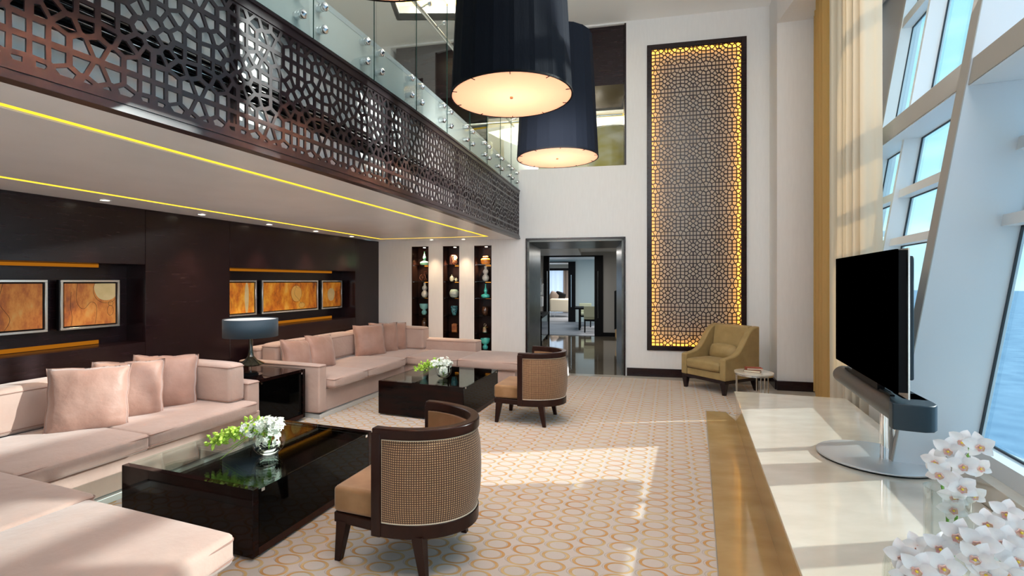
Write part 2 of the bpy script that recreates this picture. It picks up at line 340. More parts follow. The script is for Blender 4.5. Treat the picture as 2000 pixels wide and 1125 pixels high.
def thing(name, label, cat, loc=(0, 0, 0), rot=0, group=None):
    o = bpy.data.objects.new(name, None); COL.objects.link(o); o.location = loc; o.rotation_euler = (0, 0, rot); o.empty_display_size = .1
    tag(o, label, cat, group); return o
def tag(o, label, cat, group=None):
    o['label'] = label; o['category'] = cat
    if group: o['group'] = group
    return o
def struct(o): o['kind'] = 'structure'; return o
def dup(o, parent=None):
    c = o.copy(); COL.objects.link(c)
    if parent is not None: c.parent = parent
    for ch in o.children: dup(ch, c)
    return c

# ------------------------------------------------------------------ carved lattice pattern (periodic stars)
U_PTS = []
for ax, ay in ((.14, .078), (.30, .078), (.44, .08), (.08, .285), (.235, .22), (.10, .43), (.243, .43), (.346, .32), (.455, .26)):
    for sx in (ax, 1 - ax):
        for sy in (ay, 1 - ay): U_PTS.append((sx, sy))
U_PTS += [(0, .14), (0, .86), (.5, .40), (.5, .60), (.38, .5), (.62, .5)]
def clip(poly, nx, ny, d):
    out = []; n = len(poly)
    for i in range(n):
        a = poly[i]; b = poly[(i + 1) % n]; da = a[0] * nx + a[1] * ny - d; db = b[0] * nx + b[1] * ny - d
        if da <= 0: out.append(a)
        if (da < 0 < db) or (db < 0 < da):
            t = da / (da - db); out.append((a[0] + (b[0] - a[0]) * t, a[1] + (b[1] - a[1]) * t))
    return out
U_CELLS = []
_all = [(x + i, y + j) for x, y in U_PTS for i in (-1, 0, 1) for j in (-1, 0, 1)]
for cx_, cy_ in U_PTS:
    poly = [(cx_ - .5, cy_ - .5), (cx_ + .5, cy_ - .5), (cx_ + .5, cy_ + .5), (cx_ - .5, cy_ + .5)]
    for qx, qy in _all:
        dx, dy = qx - cx_, qy - cy_; l2 = dx * dx + dy * dy
        if 1e-9 < l2 < .35: poly = clip(poly, dx, dy, (qx * qx + qy * qy - cx_ * cx_ - cy_ * cy_) / 2)
    U_CELLS.append(poly)
def lattice(s0, s1, z0, z1, unit, rib, depth, fmap, ox=0., oz=0.):
    """fmap(s, z, d) -> point; d 0 front, depth back"""
    vs = []; fs = []
    for i in range(int((s0 - ox) / unit) - 2, int((s1 - ox) / unit) + 3):
        for j in range(int((z0 - oz) / unit) - 2, int((z1 - oz) / unit) + 3):
            for c in U_CELLS:
                p = [(ox + (x + i) * unit, oz + (y + j) * unit) for x, y in c]
                for nx, ny, d in ((-1, 0, -s0), (1, 0, s1), (0, -1, -z0), (0, 1, z1)):
                    if p: p = clip(p, nx, ny, d)
                q = []
                for a in p:
                    if not q or math.hypot(a[0] - q[-1][0], a[1] - q[-1][1]) > 1e-5: q.append(a)
                p = q
                if len(p) < 3: continue
                mx = sum(a[0] for a in p) / len(p); my = sum(a[1] for a in p) / len(p); rs = []
                for k in range(len(p)):
                    a = p[k]; b = p[(k + 1) % len(p)]; l = math.hypot(b[0] - a[0], b[1] - a[1])
                    if l > 1e-5: rs.append(abs((b[0] - a[0]) * (a[1] - my) - (b[1] - a[1]) * (a[0] - mx)) / l)
                rin = (min(rs) + sum(rs) / len(rs)) / 2 if rs else 0
                k0 = len(vs); n = len(p)
                if rin < rib * .62 or n < 3:
                    vs += [fmap(a[0], a[1], 0) for a in p] ; fs.append(tuple(k0 + t for t in range(n))); continue
                k = 1 - rib / 2 / rin * .95
                h = [(mx + (a[0] - mx) * k, my + (a[1] - my) * k) for a in p]
                vs += [fmap(a[0], a[1], 0) for a in p] + [fmap(a[0], a[1], 0) for a in h] + [fmap(a[0], a[1], depth) for a in h] + [fmap(a[0], a[1], depth) for a in p]
                for t in range(n):
                    u = (t + 1) % n
                    fs += [(k0 + t, k0 + u, k0 + n + u, k0 + n + t), (k0 + n + t, k0 + n + u, k0 + 2 * n + u, k0 + 2 * n + t), (k0 + 2 * n + t, k0 + 2 * n + u, k0 + 3 * n + u, k0 + 3 * n + t)]
    m = MB(); m.v = [tuple(v) for v in vs]; m.f = fs; return m

def grid_wall(x0, x1, z0, z1, th, holes):
    """upright wall in the local XZ plane, front at y=0, back at y=th, with rectangular holes lined by reveals"""
    m = MB(); xs = sorted({x0, x1, *[h[0] for h in holes], *[h[1] for h in holes]}); zs = sorted({z0, z1, *[h[2] for h in holes], *[h[3] for h in holes]})
    inh = lambda x, z: any(h[0] < x < h[1] and h[2] < z < h[3] for h in holes)
    for a, b in zip(xs, xs[1:]):
        for c, d in zip(zs, zs[1:]):
            if not inh((a + b) / 2, (c + d) / 2):
                for y in (0, th): m.add([(a, y, c), (b, y, c), (b, y, d), (a, y, d)], [(0, 1, 2, 3)])
    for a, b, c, d in list(holes) + [(x0, x1, z0, z1)]:
        m.add([(a, 0, c), (b, 0, c), (b, 0, d), (a, 0, d), (a, th, c), (b, th, c), (b, th, d), (a, th, d)], [(0, 1, 5, 4), (1, 2, 6, 5), (2, 3, 7, 6), (3, 0, 4, 7)])
    return m

# ================================================================== THE SETTING
CZ = 2.42; HZ = 6.19; SZ = 3.68           # low ceiling, high ceiling, upper floor
# ---- floor
fl = MB().add([(-7, -6, 0), (9, -6, 0), (9, 32, 0), (-7, 32, 0)], [(0, 1, 2, 3)])
fl.add([(-7, -6, -.3), (9, -6, -.3), (9, 32, -.3), (-7, 32, -.3)], [(3, 2, 1, 0)])
# split: warm marble in this room, darker marble in the hall beyond the door
def poly_slab(name, pts, z0, z1, m, parent=None):
    return MB().prism([(p[0], p[1]) for p in pts], z0, z1).build(name, m, parent)
bp = lambda x, y: BR + BX * x + BY * y      # back-wall frame point
struct(poly_slab('floor', [(-7, -5), (3.5, -5), (5.6, 8.9), bp(2.6, 0), bp(0, 0), bp(-1.77, 0), bp(-5.2, 0), (-7, 9.4)], -.2, 0, 'marble'))
struct(poly_slab('floor', [bp(-6, 0), bp(5, 0), bp(5, 6.0), bp(-6, 6.0)], -.2, -.0005, 'hall_marble'))
struct(poly_slab('floor', [bp(-6, 6.0), bp(5, 6.0), bp(5, 18), bp(-6, 18)], -.2, .0, 'grey_rug'))

# ---- far end wall (white) with door, niches, carved panel recess and the upper opening
def bo(xl): return -xl
H_DOOR = (-1.758, -.014, -.01, 2.415); NZ0, NZ1 = .35, 2.31
H_N = [(-3.964, -3.624, NZ0, NZ1), (-3.340, -3.019, NZ0, NZ1), (-2.732, -2.401, NZ0, NZ1)]
H_PAN = (.350, 1.934, .457, 5.722); H_UP = (-4.394, .003, SZ, 6.16)
wb = grid_wall(-4.66, 2.29, -.01, HZ, .36, [H_DOOR] + H_N + [H_PAN, H_UP]).build('wall_back', 'wall_paint', loc=BR, rot=A_B); struct(wb)
struct(bx((-9, 0, CZ + .3), (-4.64, .36, HZ)).build('wall_back', 'grey_wall', loc=BR, rot=A_B))
struct(bx((.014, -.025, 0), (2.32, .0, .142)).build('baseboard_back', 'dark_wood', loc=BR, rot=A_B, bevel=.004))
# ---- pillar, bulkhead and their baseboards on the window side
PLL = Vector((4.34, 7.355, 0)); PLR = Vector((4.88, 7.215, 0)); CRN = BR + BX * 2.288
pil = [(PLL.x, PLL.y), (PLR.x, PLR.y), (5.6, 8.3), (CRN.x + .3, CRN.y + .25), (CRN.x, CRN.y)]
struct(MB().prism(pil[::-1], 0, HZ).build('wall_right', 'wall_paint'))
struct(MB().wall([(CRN.x, CRN.y), (PLL.x, PLL.y)], 0, .028, 0, .142).wall([(PLL.x - .02, PLL.y - .02), (PLR.x + .02, PLR.y - .03)], -.01, .03, 0, .142).build('baseboard_right', 'dark_wood', bevel=.004))
# bulkhead over the window zone: from the pillar towards and past the camera
nb = Vector((-.205, -.9788, 0))
a0 = PLL + Vector((0, 0, 0)); a1 = a0 + nb * 12
bul = MB().prism([(a0.x, a0.y), (PLR.x + .9, PLR.y + .3), (PLR.x + .1, PLR.y - 1.9), (a1.x, a1.y)], 5.57, HZ + .05)
struct(bul.build('trim_1', 'wall_paint'))
# ---- high ceiling with the recessed coffer
cof = (-1.60, .25, 3.2, 8.38)
m = MB()
X0, X1, Y0, Y1 = -8, 8, -6, 10.5
gx = lambda y: 2.83 + .42 * y          # line of the glass at ceiling height
for a, b, c, d in ((X0, None, Y0, cof[2]), (X0, None, cof[3], Y1), (X0, cof[0], cof[2], cof[3]), (cof[1], None, cof[2], cof[3])):
    m.prism([(a, c), (b if b is not None else gx(c), c), (b if b is not None else gx(d), d), (a, d)], HZ, HZ + .1)
m.box((cof[0] - .3, cof[2] - .3, HZ + .5), (cof[1] + .3, cof[3] + .3, HZ + .6))
ceil_hi = struct(m.build('ceiling', 'upper_ceiling_paint'))
m = MB()
m.box((cof[0] - .05, cof[2], HZ), (cof[0], cof[3] + .05, HZ + .22)); m.box((cof[0], cof[3], HZ), (cof[1] + .05, cof[3] + .05, HZ + .22))
m.box((cof[1], cof[2], HZ), (cof[1] + .05, cof[3], HZ + .22))
struct(m.build('trim_2', 'white_paint'))
m = MB(); m.box((cof[0] - .28, cof[2], HZ + .30), (cof[0] - .24, cof[3] + .25, HZ + .48)); m.box((cof[0] - .25, cof[3] + .24, HZ + .30), (cof[1] + .2, cof[3] + .28, HZ + .48))
tag(m.build('cove_light', 'coffer_glow'), 'yellow cove light inside the white coffer of the high ceiling', 'light')

# ---- balcony edge curve
import numpy as np
_pp = [P(0, 144.4, 2.43), P(320, 239.3, 2.43), P(700, 356, 2.43), P(860, 409.6, 2.43), P(1013.6, 465.6, 2.43)]
_cf = np.polyfit([p.y for p in _pp], [p.x for p in _pp], 3)
def edge_x(y):
    if y < 1.9: 
        s = (np.polyval(_cf, 1.92) - np.polyval(_cf, 1.9)) / .02; return float(np.polyval(_cf, 1.9) + s * (y - 1.9))
    return float(np.polyval(_cf, min(y, 8.9)))
EDGE = [(edge_x(y), y) for y in np.linspace(-.6, 8.838, 96)]
EDGE = [(float(a), float(b)) for a, b in EDGE]
LEN = [0]
for a, b in zip(EDGE, EDGE[1:]): LEN.append(LEN[-1] + math.hypot(b[0] - a[0], b[1] - a[1]))
ENR = path_normals(EDGE)
def edge_pt(s, off, z):
    s = max(0, min(LEN[-1], s)); i = min(range(len(LEN) - 1), key=lambda k: 0 if LEN[k] <= s <= LEN[k + 1] else 1)
    t = (s - LEN[i]) / (LEN[i + 1] - LEN[i]); a, b = EDGE[i], EDGE[i + 1]; na, nb_ = ENR[i], ENR[i + 1]
    return Vector((a[0] + (b[0] - a[0]) * t + (na[0] + (nb_[0] - na[0]) * t) * off, a[1] + (b[1] - a[1]) * t + (na[1] + (nb_[1] - na[1]) * t) * off, z))
def edge_s(y):
    for i in range(len(EDGE) - 1):
        if EDGE[i][1] <= y <= EDGE[i + 1][1]: return LEN[i] + (LEN[i + 1] - LEN[i]) * (y - EDGE[i][1]) / (EDGE[i + 1][1] - EDGE[i][1])
    return LEN[-1]
# normals point to +x (room side): offset >0 = into the room
# ---- low ceiling under the balcony with the cove slot
def cz(px, py): p = P(px, py, CZ); return (p.x, p.y)
oA0, oA1 = P(0, 200, CZ), P(955, 462, CZ); oB0, oB1 = P(0, 347, CZ), P(742, 467.4, CZ)
def ext(a, b, k): return a + (a - b).normalized() * k
A0 = ext(oA0, oA1, 2.2); B0 = ext(oB0, oB1, 3.6)
slot_o = [A0, oA1, oB1, B0]                        # outer edge of the slot (open towards the camera end)
def inset(pts, d):
    cs = sum(pts, Vector()) / len(pts); out = []
    n = len(pts)
    for i in range(n):
        a, b, c = pts[i - 1], pts[i], pts[(i + 1) % n]
        d1 = (b - a).normalized(); d2 = (c - b).normalized(); n1 = Vector((-d1.y, d1.x, 0)); n2 = Vector((-d2.y, d2.x, 0))
        if n1.dot(cs - b) < 0: n1 = -n1
        if n2.dot(cs - b) < 0: n2 = -n2
        bis = (n1 + n2).normalized(); out.append(b + bis * d / max(.3, bis.dot(n1)))
    return out
slot_i = inset(slot_o, .075)
wl = lambda t, d=0: LC + LD * t + LN * d
outer = [Vector((EDGE[0][0], EDGE[0][1], 0)), Vector((EDGE[-1][0] - .005, EDGE[-1][1], 0)), wl(0), wl(11)]
def ring_faces(m, O, I, z0, z1):
    n = len(O)
    # vertical edges and flat top/bottom between two loops of equal count
    vs = [(p.x, p.y, z0) for p in O] + [(p.x, p.y, z0) for p in I] + [(p.x, p.y, z1) for p in O] + [(p.x, p.y, z1) for p in I]; fs = []
    for i in range(n):
        j = (i + 1) % n
        fs += [(i, j, n + j, n + i), (2 * n + i, 3 * n + i, 3 * n + j, 2 * n + j), (i, 2 * n + i, 2 * n + j, j), (n + i, n + j, 3 * n + j, 3 * n + i)]
    return m.add(vs, fs)
# outer border of the ceiling follows the curved edge on the room side
EE = [Vector((x, y, 0)) for x, y in EDGE[::3]] + [Vector((EDGE[-1][0], EDGE[-1][1], 0))]
m = MB()
nA = len(EE); Al = [A0 + (oA1 - A0) * (i / (nA - 1)) for i in range(nA)]
vs = [(p.x, p.y, CZ) for p in EE] + [(p.x, p.y, CZ) for p in Al]
m.add(vs, [(i, i + 1, nA + i + 1, nA + i) for i in range(nA - 1)])
m.add([(p.x, p.y, CZ) for p in (EE[-1], wl(0), oB1, oA1)], [(0, 1, 2, 3)])
m.add([(p.x, p.y, CZ) for p in (wl(0), wl(11), B0, oB1)], [(0, 1, 2, 3)])
m.add([(p.x, p.y, CZ) for p in (EE[0], A0, B0, wl(11))], [(0, 1, 2, 3)])
# slot sides and the raised cavity
O, I = slot_o, slot_i; n = 4
for i in range(n):
    j = (i + 1) % n
    m.add([(O[i].x, O[i].y, CZ), (O[j].x, O[j].y, CZ), (O[j].x, O[j].y, CZ + .10), (O[i].x, O[i].y, CZ + .10)], [(0, 1, 2, 3)])
m.prism([(p.x, p.y) for p in slot_i], CZ - .0, CZ + .04)
m.prism([(p.x, p.y) for p in (EE[0], EE[-1], wl(0), wl(11))], CZ + .16, CZ + .2)
struct(m.build('ceiling', 'ceiling_paint'))
mc = MB(); II = inset(slot_o, .055)
ring_faces(mc, inset(slot_o, .0), inset(slot_o, .050), CZ + .0015, CZ + .006)
tag(mc.build('cove_light', 'cove_yellow'), 'long yellow cove light line running round the low ceiling', 'light')

# ---- left wall: dark wood panels with two recessed picture niches
def LW(t, z, d=0): return wl(t, d) + Vector((0, 0, z))
lw = thing('wall_left', '', '', LC, 0); del lw['label']; del lw['category']; lw['kind'] = 'structure'
NIA = (4.484, 9.2, 1.0, 1.825); NIB = (.755, 3.416, 1.0, 1.822); ND = .30
def lw_panel(t0, t1, z0, z1):
    # local frame of the wall object: x along LD, y = -LN
    return bx((t0 + .0025, 0, z0 + .0025), (t1 - .0025, .04, z1 - .0025)).build('panel', 'dark_wood', lw)
lw.rotation_euler = (0, 0, A_L)           # x along LD; local +y = (-sin, cos) of A_L
# local +y direction: rotate LD by +90deg
ly = Vector((-LD.y, LD.x, 0)); sgn = 1 if ly.dot(LN) < 0 else -1   # wall thickness goes away from the room
def lbox(t0, t1, d0, d1, z0, z1):          # d>0 into the wall
    a, b = sorted((d0 * sgn, d1 * sgn)); return bx((t0, a, z0), (t1, b, z1))
for t0, t1, z0, z1 in ((0, .755, 0, CZ), (.755, 3.416, 1.822, CZ), (.755, 3.416, 0, 1.0), (3.416, 4.484, 0, CZ), (4.484, 9.2, 1.825, CZ), (4.484, 9.2, 0, 1.0), (9.2, 11, 0, CZ)):
    lbox(t0 + .002, t1 - .002, 0, .05, z0 + .002, z1 - .002).build('panel', 'dark_wood', lw, bevel=.0015, seg=1)
for (t0, t1, z0, z1) in (NIA, NIB):
    mm = lbox(t0 - .02, t1 + .02, ND, ND + .03, z0 - .05, z1 + .05); 
    for q in (lbox(t0 - .03, t0 - .002, .04, ND, z0 - .03, z1 + .03), lbox(t1 + .002, t1 + .03, .04, ND, z0 - .03, z1 + .03), lbox(t0, t1, .04, ND, z0 - .03, z0 - .002), lbox(t0, t1, .04, ND, z1 + .002, z1 + .03)): mm.add(q.v, q.f)
    mm.build('niche_lining', 'dark_wood', lw)
    ll = lbox(t0 + .28, t1 - .05, ND - .010, ND - .002, z0 + .002, z0 + .040); q = lbox(t0 + .28, t1 - .05, ND - .010, ND - .002, z1 - .034, z1 - .002); ll.add(q.v, q.f)
    ll.build('led_strip', 'niche_band', lw)
struct(bx((-.1, min(.4 * sgn, .42 * sgn), -.01), (11, max(.4 * sgn, .42 * sgn), HZ)).build('wall_left', 'grey_wall', loc=LC, rot=A_L))
# upper storey wall on the left, seen through the balustrade
# ---- walls behind the camera
struct(bx((-7, -5.2, 0), (8, -5.0, HZ)).build('wall_rear', 'wall_paint'))

# ---- platform (marble ledge along the windows) and the paving strip in front of it
PK = .42
def plat_r(y): return 3.90 + PK * (y - 5.307)
def plat_l(y): return 2.857 + .418 * (y - 5.637)
pl = [(plat_l(-4.5), -4.5), (plat_r(-4.5), -4.5), (3.90, 5.307), (2.857, 5.655)]
led = thing('window_ledge', 'long low beige marble ledge under the windows carrying the television', 'ledge')
MB().prism([(a + (-.018 if i in (0, 3) else 0), b + (.012 if i in (2, 3) else 0)) for i, (a, b) in enumerate(pl)], .335, .36).build('top_slab', 'marble', led, bevel=.003)
MB().prism(pl, 0, .335).build('base', 'marble_dark', led)
# strip of golden marble flush with the rug
ds = 1.27
st = MB().prism([(1.27 + .423 * (-4.5 - 2.706), -4.5), (plat_l(-4.5) - .001, -4.5), (plat_l(5.637) + .0, 5.637), (2.93, 6.05), (2.712, 6.11)], .0005, .012)
struct(st.build('trim_3', 'marble_dark'))
# raised sill kerb in front of the window glass
def wpt(t, w, off=0): 
    p = WB + WD * t + WN * (off + LEAN * (w - .5)); return Vector((p.x, p.y, w))
tn = .56
m = MB().hexa([wpt(-9, .5, -.185) * 1 - Vector((0, 0, .5)), wpt(-9, .5, .12) - Vector((0, 0, .5)), wpt(tn + .2, .5, .12) - Vector((0, 0, .5)), wpt(tn + .2, .5, -.185) - Vector((0, 0, .5))],
              [wpt(-9, .5, -.185), wpt(-9, .5, .12), wpt(tn + .2, .5, .12), wpt(tn + .2, .5, -.185)])
struct(m.build('trim_4', 'marble', bevel=.004))

# ---- the leaning window wall
def wslab(m, t0, t1, w0, w1, o0, o1):
    return m.hexa([wpt(t0, w0, o0), wpt(t1, w0, o0), wpt(t1, w0, o1), wpt(t0, w0, o1)], [wpt(t0, w1, o0), wpt(t1, w1, o0), wpt(t1, w1, o1), wpt(t0, w1, o1)])
TOP = 7.2
ZTR = [(.5, .60), (2.01, 2.085), (2.50, 2.585), (3.10, 3.30), (4.62, 4.74), (6.0, 6.2)]
wi = 0
for t0, t1 in ((-9.1, -7.2), (-7.16, -5.26), (-5.22, -3.32), (-3.28, -1.42), (-1.38, .50), (.62, 2.48), (2.54, 3.42)):
    wi += 1
    wo = thing('window_%d' % wi, '', ''); del wo['label']; del wo['category']; wo['kind'] = 'structure'
    lo = t0 > -1.5 and t1 < 1
    rows = list(ZTR) if t0 > .5 or True else ZTR
    if t0 < .55: rows = [ZTR[0]] + ZTR[1:]
    zz = [(0.0 if t0 > .55 else .5, .60)] + ZTR[1:]
    if t0 > .55: zz = [(.5, .60)] + ZTR[1:]
    for (a, b), (c, d) in zip(zz, zz[1:]):
        g = MB(); wslab(g, t0, t1, b, c, .0, .012); g.build('pane', 'window_glass', wo)
        g = MB()
        for s0, s1, w0, w1 in ((t0, t0 + .012, b, c), (t1 - .012, t1, b, c), (t0, t1, b, b + .012), (t0, t1, c - .012, c)): wslab(g, s0, s1, w0, w1, -.012, .0)
        g.build('gasket', 'gasket', wo)
    if t0 < .55:
        g = MB(); wslab(g, t0, t1, 4.74, 6.0, .02, .035); g.build('sun_block', 'white_paint', wo)  # unseen panel, added to keep sun off the balcony front
    for a, b in zz:
        if a < 3.0 or a > 3.2:
            g = MB(); wslab(g, t0 - .03, t1 + .03, a, b, -.11, .02); g.build('transom', 'white_paint', wo)
# big raking fins, small fins and the deep beam
def fin(m, t, th, dep, w0=.0, w1=TOP): return wslab(m, t - th / 2, t + th / 2, w0, w1, -dep, .02)
for t in (.56, -3.30, -7.18):
    fo = fin(MB(), t, .115, .43, .36 if t < 1 else 0, TOP)
    o = fo.build('trim_5', 'fin_paint'); struct(o)
    fe = MB(); wslab(fe, t - .062, t + .062, .36, TOP, -.436, -.430); struct(fe.build('trim_6', 'fin_edge'))
for t in (2.51, 3.44, -1.40, -5.24):
    struct(fin(MB(), t, .055, .15 if t != 3.44 else .12, 0.45).build('trim_7', 'white_paint'))
struct(wslab(MB(), 3.455, 6.2, .5, HZ, .0, .08).build('wall_window', 'white_paint'))
bmk = MB(); wslab(bmk, -9, .50, 2.955, 3.14, -.415, .02); wslab(bmk, .63, 5.4, 3.10, 3.32, -.27, .02); struct(bmk.build('trim_8', 'white_paint'))
bmk = MB(); wslab(bmk, -9, .50, 2.96, 3.135, -.421, -.415); wslab(bmk, .63, 3.4, 3.11, 3.31, -.278, -.270); struct(bmk.build('trim_8', 'fin_edge'))
for t_, w_ in ((1.22, .07), (-.33, .17), (-.85, .10), (-1.9, .2), (-2.5, .1)):  # unseen slats outside the glass, added to stripe the sunlight
    struct(wslab(MB(), t_ - w_ / 2, t_ + w_ / 2, 0, TOP, .05, .09).build('shade_slat', 'fin_paint'))
g = wslab(MB(), -9, 5.4, 5.95, 6.3, -.35, .02); struct(g.build('trim_9', 'white_paint'))
struct(MB().hexa([wpt(.63, .5, -.05) - Vector((0, 0, .5)), wpt(5.4, .5, -.05) - Vector((0, 0, .5)), wpt(5.4, .5, .12) - Vector((0, 0, .5)), wpt(.63, .5, .12) - Vector((0, 0, .5))], [wpt(.63, .5, -.05), wpt(5.4, .5, -.05), wpt(5.4, .5, .12), wpt(.63, .5, .12)]).build('wall_window', 'white_paint'))
# closing piece between the last fin and the pillar, above the curtain line
city = MB().add([(-14000, -14000, -260), (14000, -14000, -260), (14000, 14000, -260), (-14000, 14000, -260)], [(0, 1, 2, 3)]).build('ground', 'city_ground'); struct(city)

# ================================================================== THINGS
# ---- rug
rp = [(-5.2, 9.0), (-3.6, -4), (1.27 + .423 * (-4 - 2.706) - .004, -4), (2.706, 6.112), (3.30, 5.9), (3.66, 5.78), (4.12, 7.62)]
rp = [tuple((wl(8.9, .02)).xy), (1.27 + .423 * (-2.0 - 2.706) - .004, -2.0), (2.704, 6.118), (2.93, 6.06), (3.05, 5.64), (3.60, 5.45), (4.10, 7.62), tuple(bp(0, -.25).xy), tuple((wl(.35, .02)).xy)]
loc_ = [(Vector((a, b, 0)).dot(E1), Vector((a, b, 0)).dot(E2)) for a, b in rp]
rug = MB().prism(loc_, 0.0005, .013).build('rug', 'rug_loops', rot=A_F)
tag(rug, 'large cream rug patterned with rows of golden oval loops covering the floor', 'rug')

# ---- doorway lining (deep passage) and threshold
dr = thing('door_1', '', '', BR, A_B); del dr['label']; del dr['category']; dr['kind'] = 'structure'
bx((-1.758, .0, 0), (-1.70, 1.93, 2.415)).build('jamb', 'bronze_gloss', dr); bx((-.072, .0, 0), (-.014, 1.93, 2.415)).build('jamb', 'bronze_gloss', dr)
bx((-1.758, .0, 2.36), (-.014, 1.93, 2.415)).build('head', 'bronze_gloss', dr)
for a, b in (((-1.762, -.03, 0), (-1.735, -.0, 2.425)), ((-.040, -.03, 0), (-.010, -.0, 2.425)), ((-1.762, -.03, 2.395), (-.010, -.0, 2.425))):
    bx(a, b).build('casing', 'dark_wood', dr)

# ---- display niches
def niche(k, h):
    x0, x1, z0, z1 = h; w = x1 - x0
    t = thing('display_niche', ('tall dark display niche nearest the dark panelled wall', 'tall dark display niche in the middle of the three', 'tall dark display niche nearest the doorway')[k], 'niche', BR + BX * ((x0 + x1) / 2) , A_B, 'three display niches')
    t.location.z = z0
    H = z1 - z0; W2 = w / 2; th = .012
    for nm, a, b in (('back_panel', (-W2, .335, 0), (W2, .35, H)), ('side_panel', (-W2, .003, 0), (-W2 + th, .335, H)), ('side_panel', (W2 - th, .003, 0), (W2, .335, H)), ('base_panel', (-W2, .003, 0), (W2, .335, th)), ('head_panel', (-W2, .003, H - th), (W2, .335, H))):
        bx(a, b).build(nm, 'walnut', t)
    sp = bx((0, 0, 0), (0, 0, 0))
    MB().lathe([(.020, 0), (.026, .004), (.026, .006)], 16, (.03, .16, H - .018)).build('downlight', 'spot_glow', t)
    for zz in NSH:
        s = bx((-W2 + th, .02, zz - z0 - .009), (W2 - th, .33, zz - z0)).build('shelf', 'shelf_glass', t)
        bx((-W2 + th + .13, .328, zz - z0 - .022), (W2 - th, .334, zz - z0 - .014)).build('led_strip', 'niche_glow', t)
        for sx in (-W2 + th + .006, W2 - th - .006):
            MB().lathe([(.004, 0), (.004, .008)], 8, (sx, .06, zz - z0 - .017)).build('shelf_pin', 'chrome', t)
    l = l = light('niche_spot', 'SPOT', BR + BX * ((x0 + x1) / 2) + BY * .10 + Vector((0, 0, z1 - .04)), 45, (1, .80, .55), .01, aim=BR + BX * ((x0 + x1) / 2) + BY * .17, spot=R(70))
NSH = [1.96, 1.645, 1.333, 1.003, .681]
for k, h in enumerate(H_N): niche(k, h)
def np_(k, lvl, dx=0., dy=.15):   # point on a niche shelf
    h = H_N[k]; z = (NSH + [NZ0 + .012])[lvl]; p = BR + BX * ((h[0] + h[1]) / 2 + dx) + BY * dy; return Vector((p.x, p.y, z + .001))
def vase(name, label, cat, prof, m, pos, grp=None, n=28):
    o = MB().lathe(prof, n, cap1=False).build(name, m, loc=pos, smooth=True, sharp=60); return tag(o, label, cat, grp)
bottle = [(.062, 0), (.080, .012), (.086, .035), (.078, .058), (.040, .074), (.018, .084), (.026, .110), (.034, .135), (.028, .155), (.014, .195), (.009, .235), (.013, .262), (.010, .262)]
gourd = [(.03, 0), (.052, .02), (.066, .055), (.062, .09), (.036, .125), (.030, .135), (.048, .160), (.052, .185), (.044, .210), (.024, .228), (.022, .25), (.025, .285), (.020, .287)]
gob = [(.030, 0), (.046, .014), (.052, .04), (.046, .068), (.026, .082), (.026, .09), (.066, .115), (.086, .15), (.094, .205), (.088, .207), (.078, .155), (.03, .11)]
vase('vase', 'pale green long-necked vase on the top shelf of the left niche', 'vase', bottle, 'jade', np_(0, 0, .035), 'long-necked vases')
vase('vase', 'grey gourd-shaped vase on the third shelf of the left niche', 'vase', gourd, 'grey_glaze', np_(0, 2, .04), 'gourd vases')
vase('footed_bowl', 'pale turquoise footed bowl in the left niche under the grey gourd vase', 'bowl', gob, 'sky_glaze', np_(0, 3, .03), 'footed bowls')
vase('vase', 'tall mottled smoky vase lowest in the left niche, partly behind the sofa', 'vase', [(.035, 0), (.05, .05), (.058, .14), (.052, .2), (.030, .22), (.022, .235), (.04, .255), (.034, .255)], 'brown_glaze', np_(0, 4, .03))
vase('pot', 'round grey-blue ribbed pot in the middle niche', 'vase', [(.045, 0), (.07, .015), (.092, .06), (.092, .10), (.072, .145), (.05, .16), (.044, .16)], 'stone_glaze', np_(1, 2, .02))
vase('vase', 'dark blue patterned cup-shaped vase in the middle niche', 'vase', [(.032, 0), (.036, .01), (.052, .05), (.066, .11), (.070, .17), (.064, .172), (.05, .10), (.03, .02)], 'blue_pattern', np_(1, 3, .02))
vase('jar', 'glowing orange lidded jar on the top shelf of the right niche', 'jar', [(.06, 0), (.082, .012), (.092, .04), (.092, .09), (.076, .115), (.05, .122), (.05, .14), (.056, .145), (.045, .16), (.0, .162)], 'orange_glaze', np_(2, 0, .02))
vase('vase', 'grey gourd-shaped vase in the right niche under the orange jar', 'vase', gourd, 'grey_glaze', np_(2, 1, .02), 'gourd vases')
vase('vase', 'turquoise long-necked vase on the third shelf of the right niche', 'vase', bottle, 'turquoise', np_(2, 2, .02), 'long-necked vases')
vase('vase', 'dark brown barrel-shaped vase in the right niche', 'vase', [(.04, 0), (.055, .02), (.066, .07), (.066, .11), (.05, .155), (.044, .165), (.038, .165)], 'brown_glaze', np_(2, 3, .01))
vase('footed_bowl', 'bright turquoise footed bowl on the floor of the right niche', 'bowl', gob, 'turquoise', np_(2, 5, .015), 'footed bowls')
jr = thing('lidded_jar', 'small silver lidded jar with ring finial in the right niche', 'jar', np_(2, 4, .01))
MB().lathe([(.055, 0), (.068, .01), (.066, .085), (.070, .09)], 24).build('body', 'silver', jr, smooth=True); MB().lathe([(.071, 0), (.062, .012), (.02, .022), (.012, .03)], 24, (0, 0, .091)).build('lid', 'silver', jr, smooth=True)
MB().tube([(.022 * math.cos(a * .524), 0, .141 + .022 * math.sin(a * .524)) for a in range(13)], .005, 6, False).build('ring_finial', 'silver', jr, smooth=True)
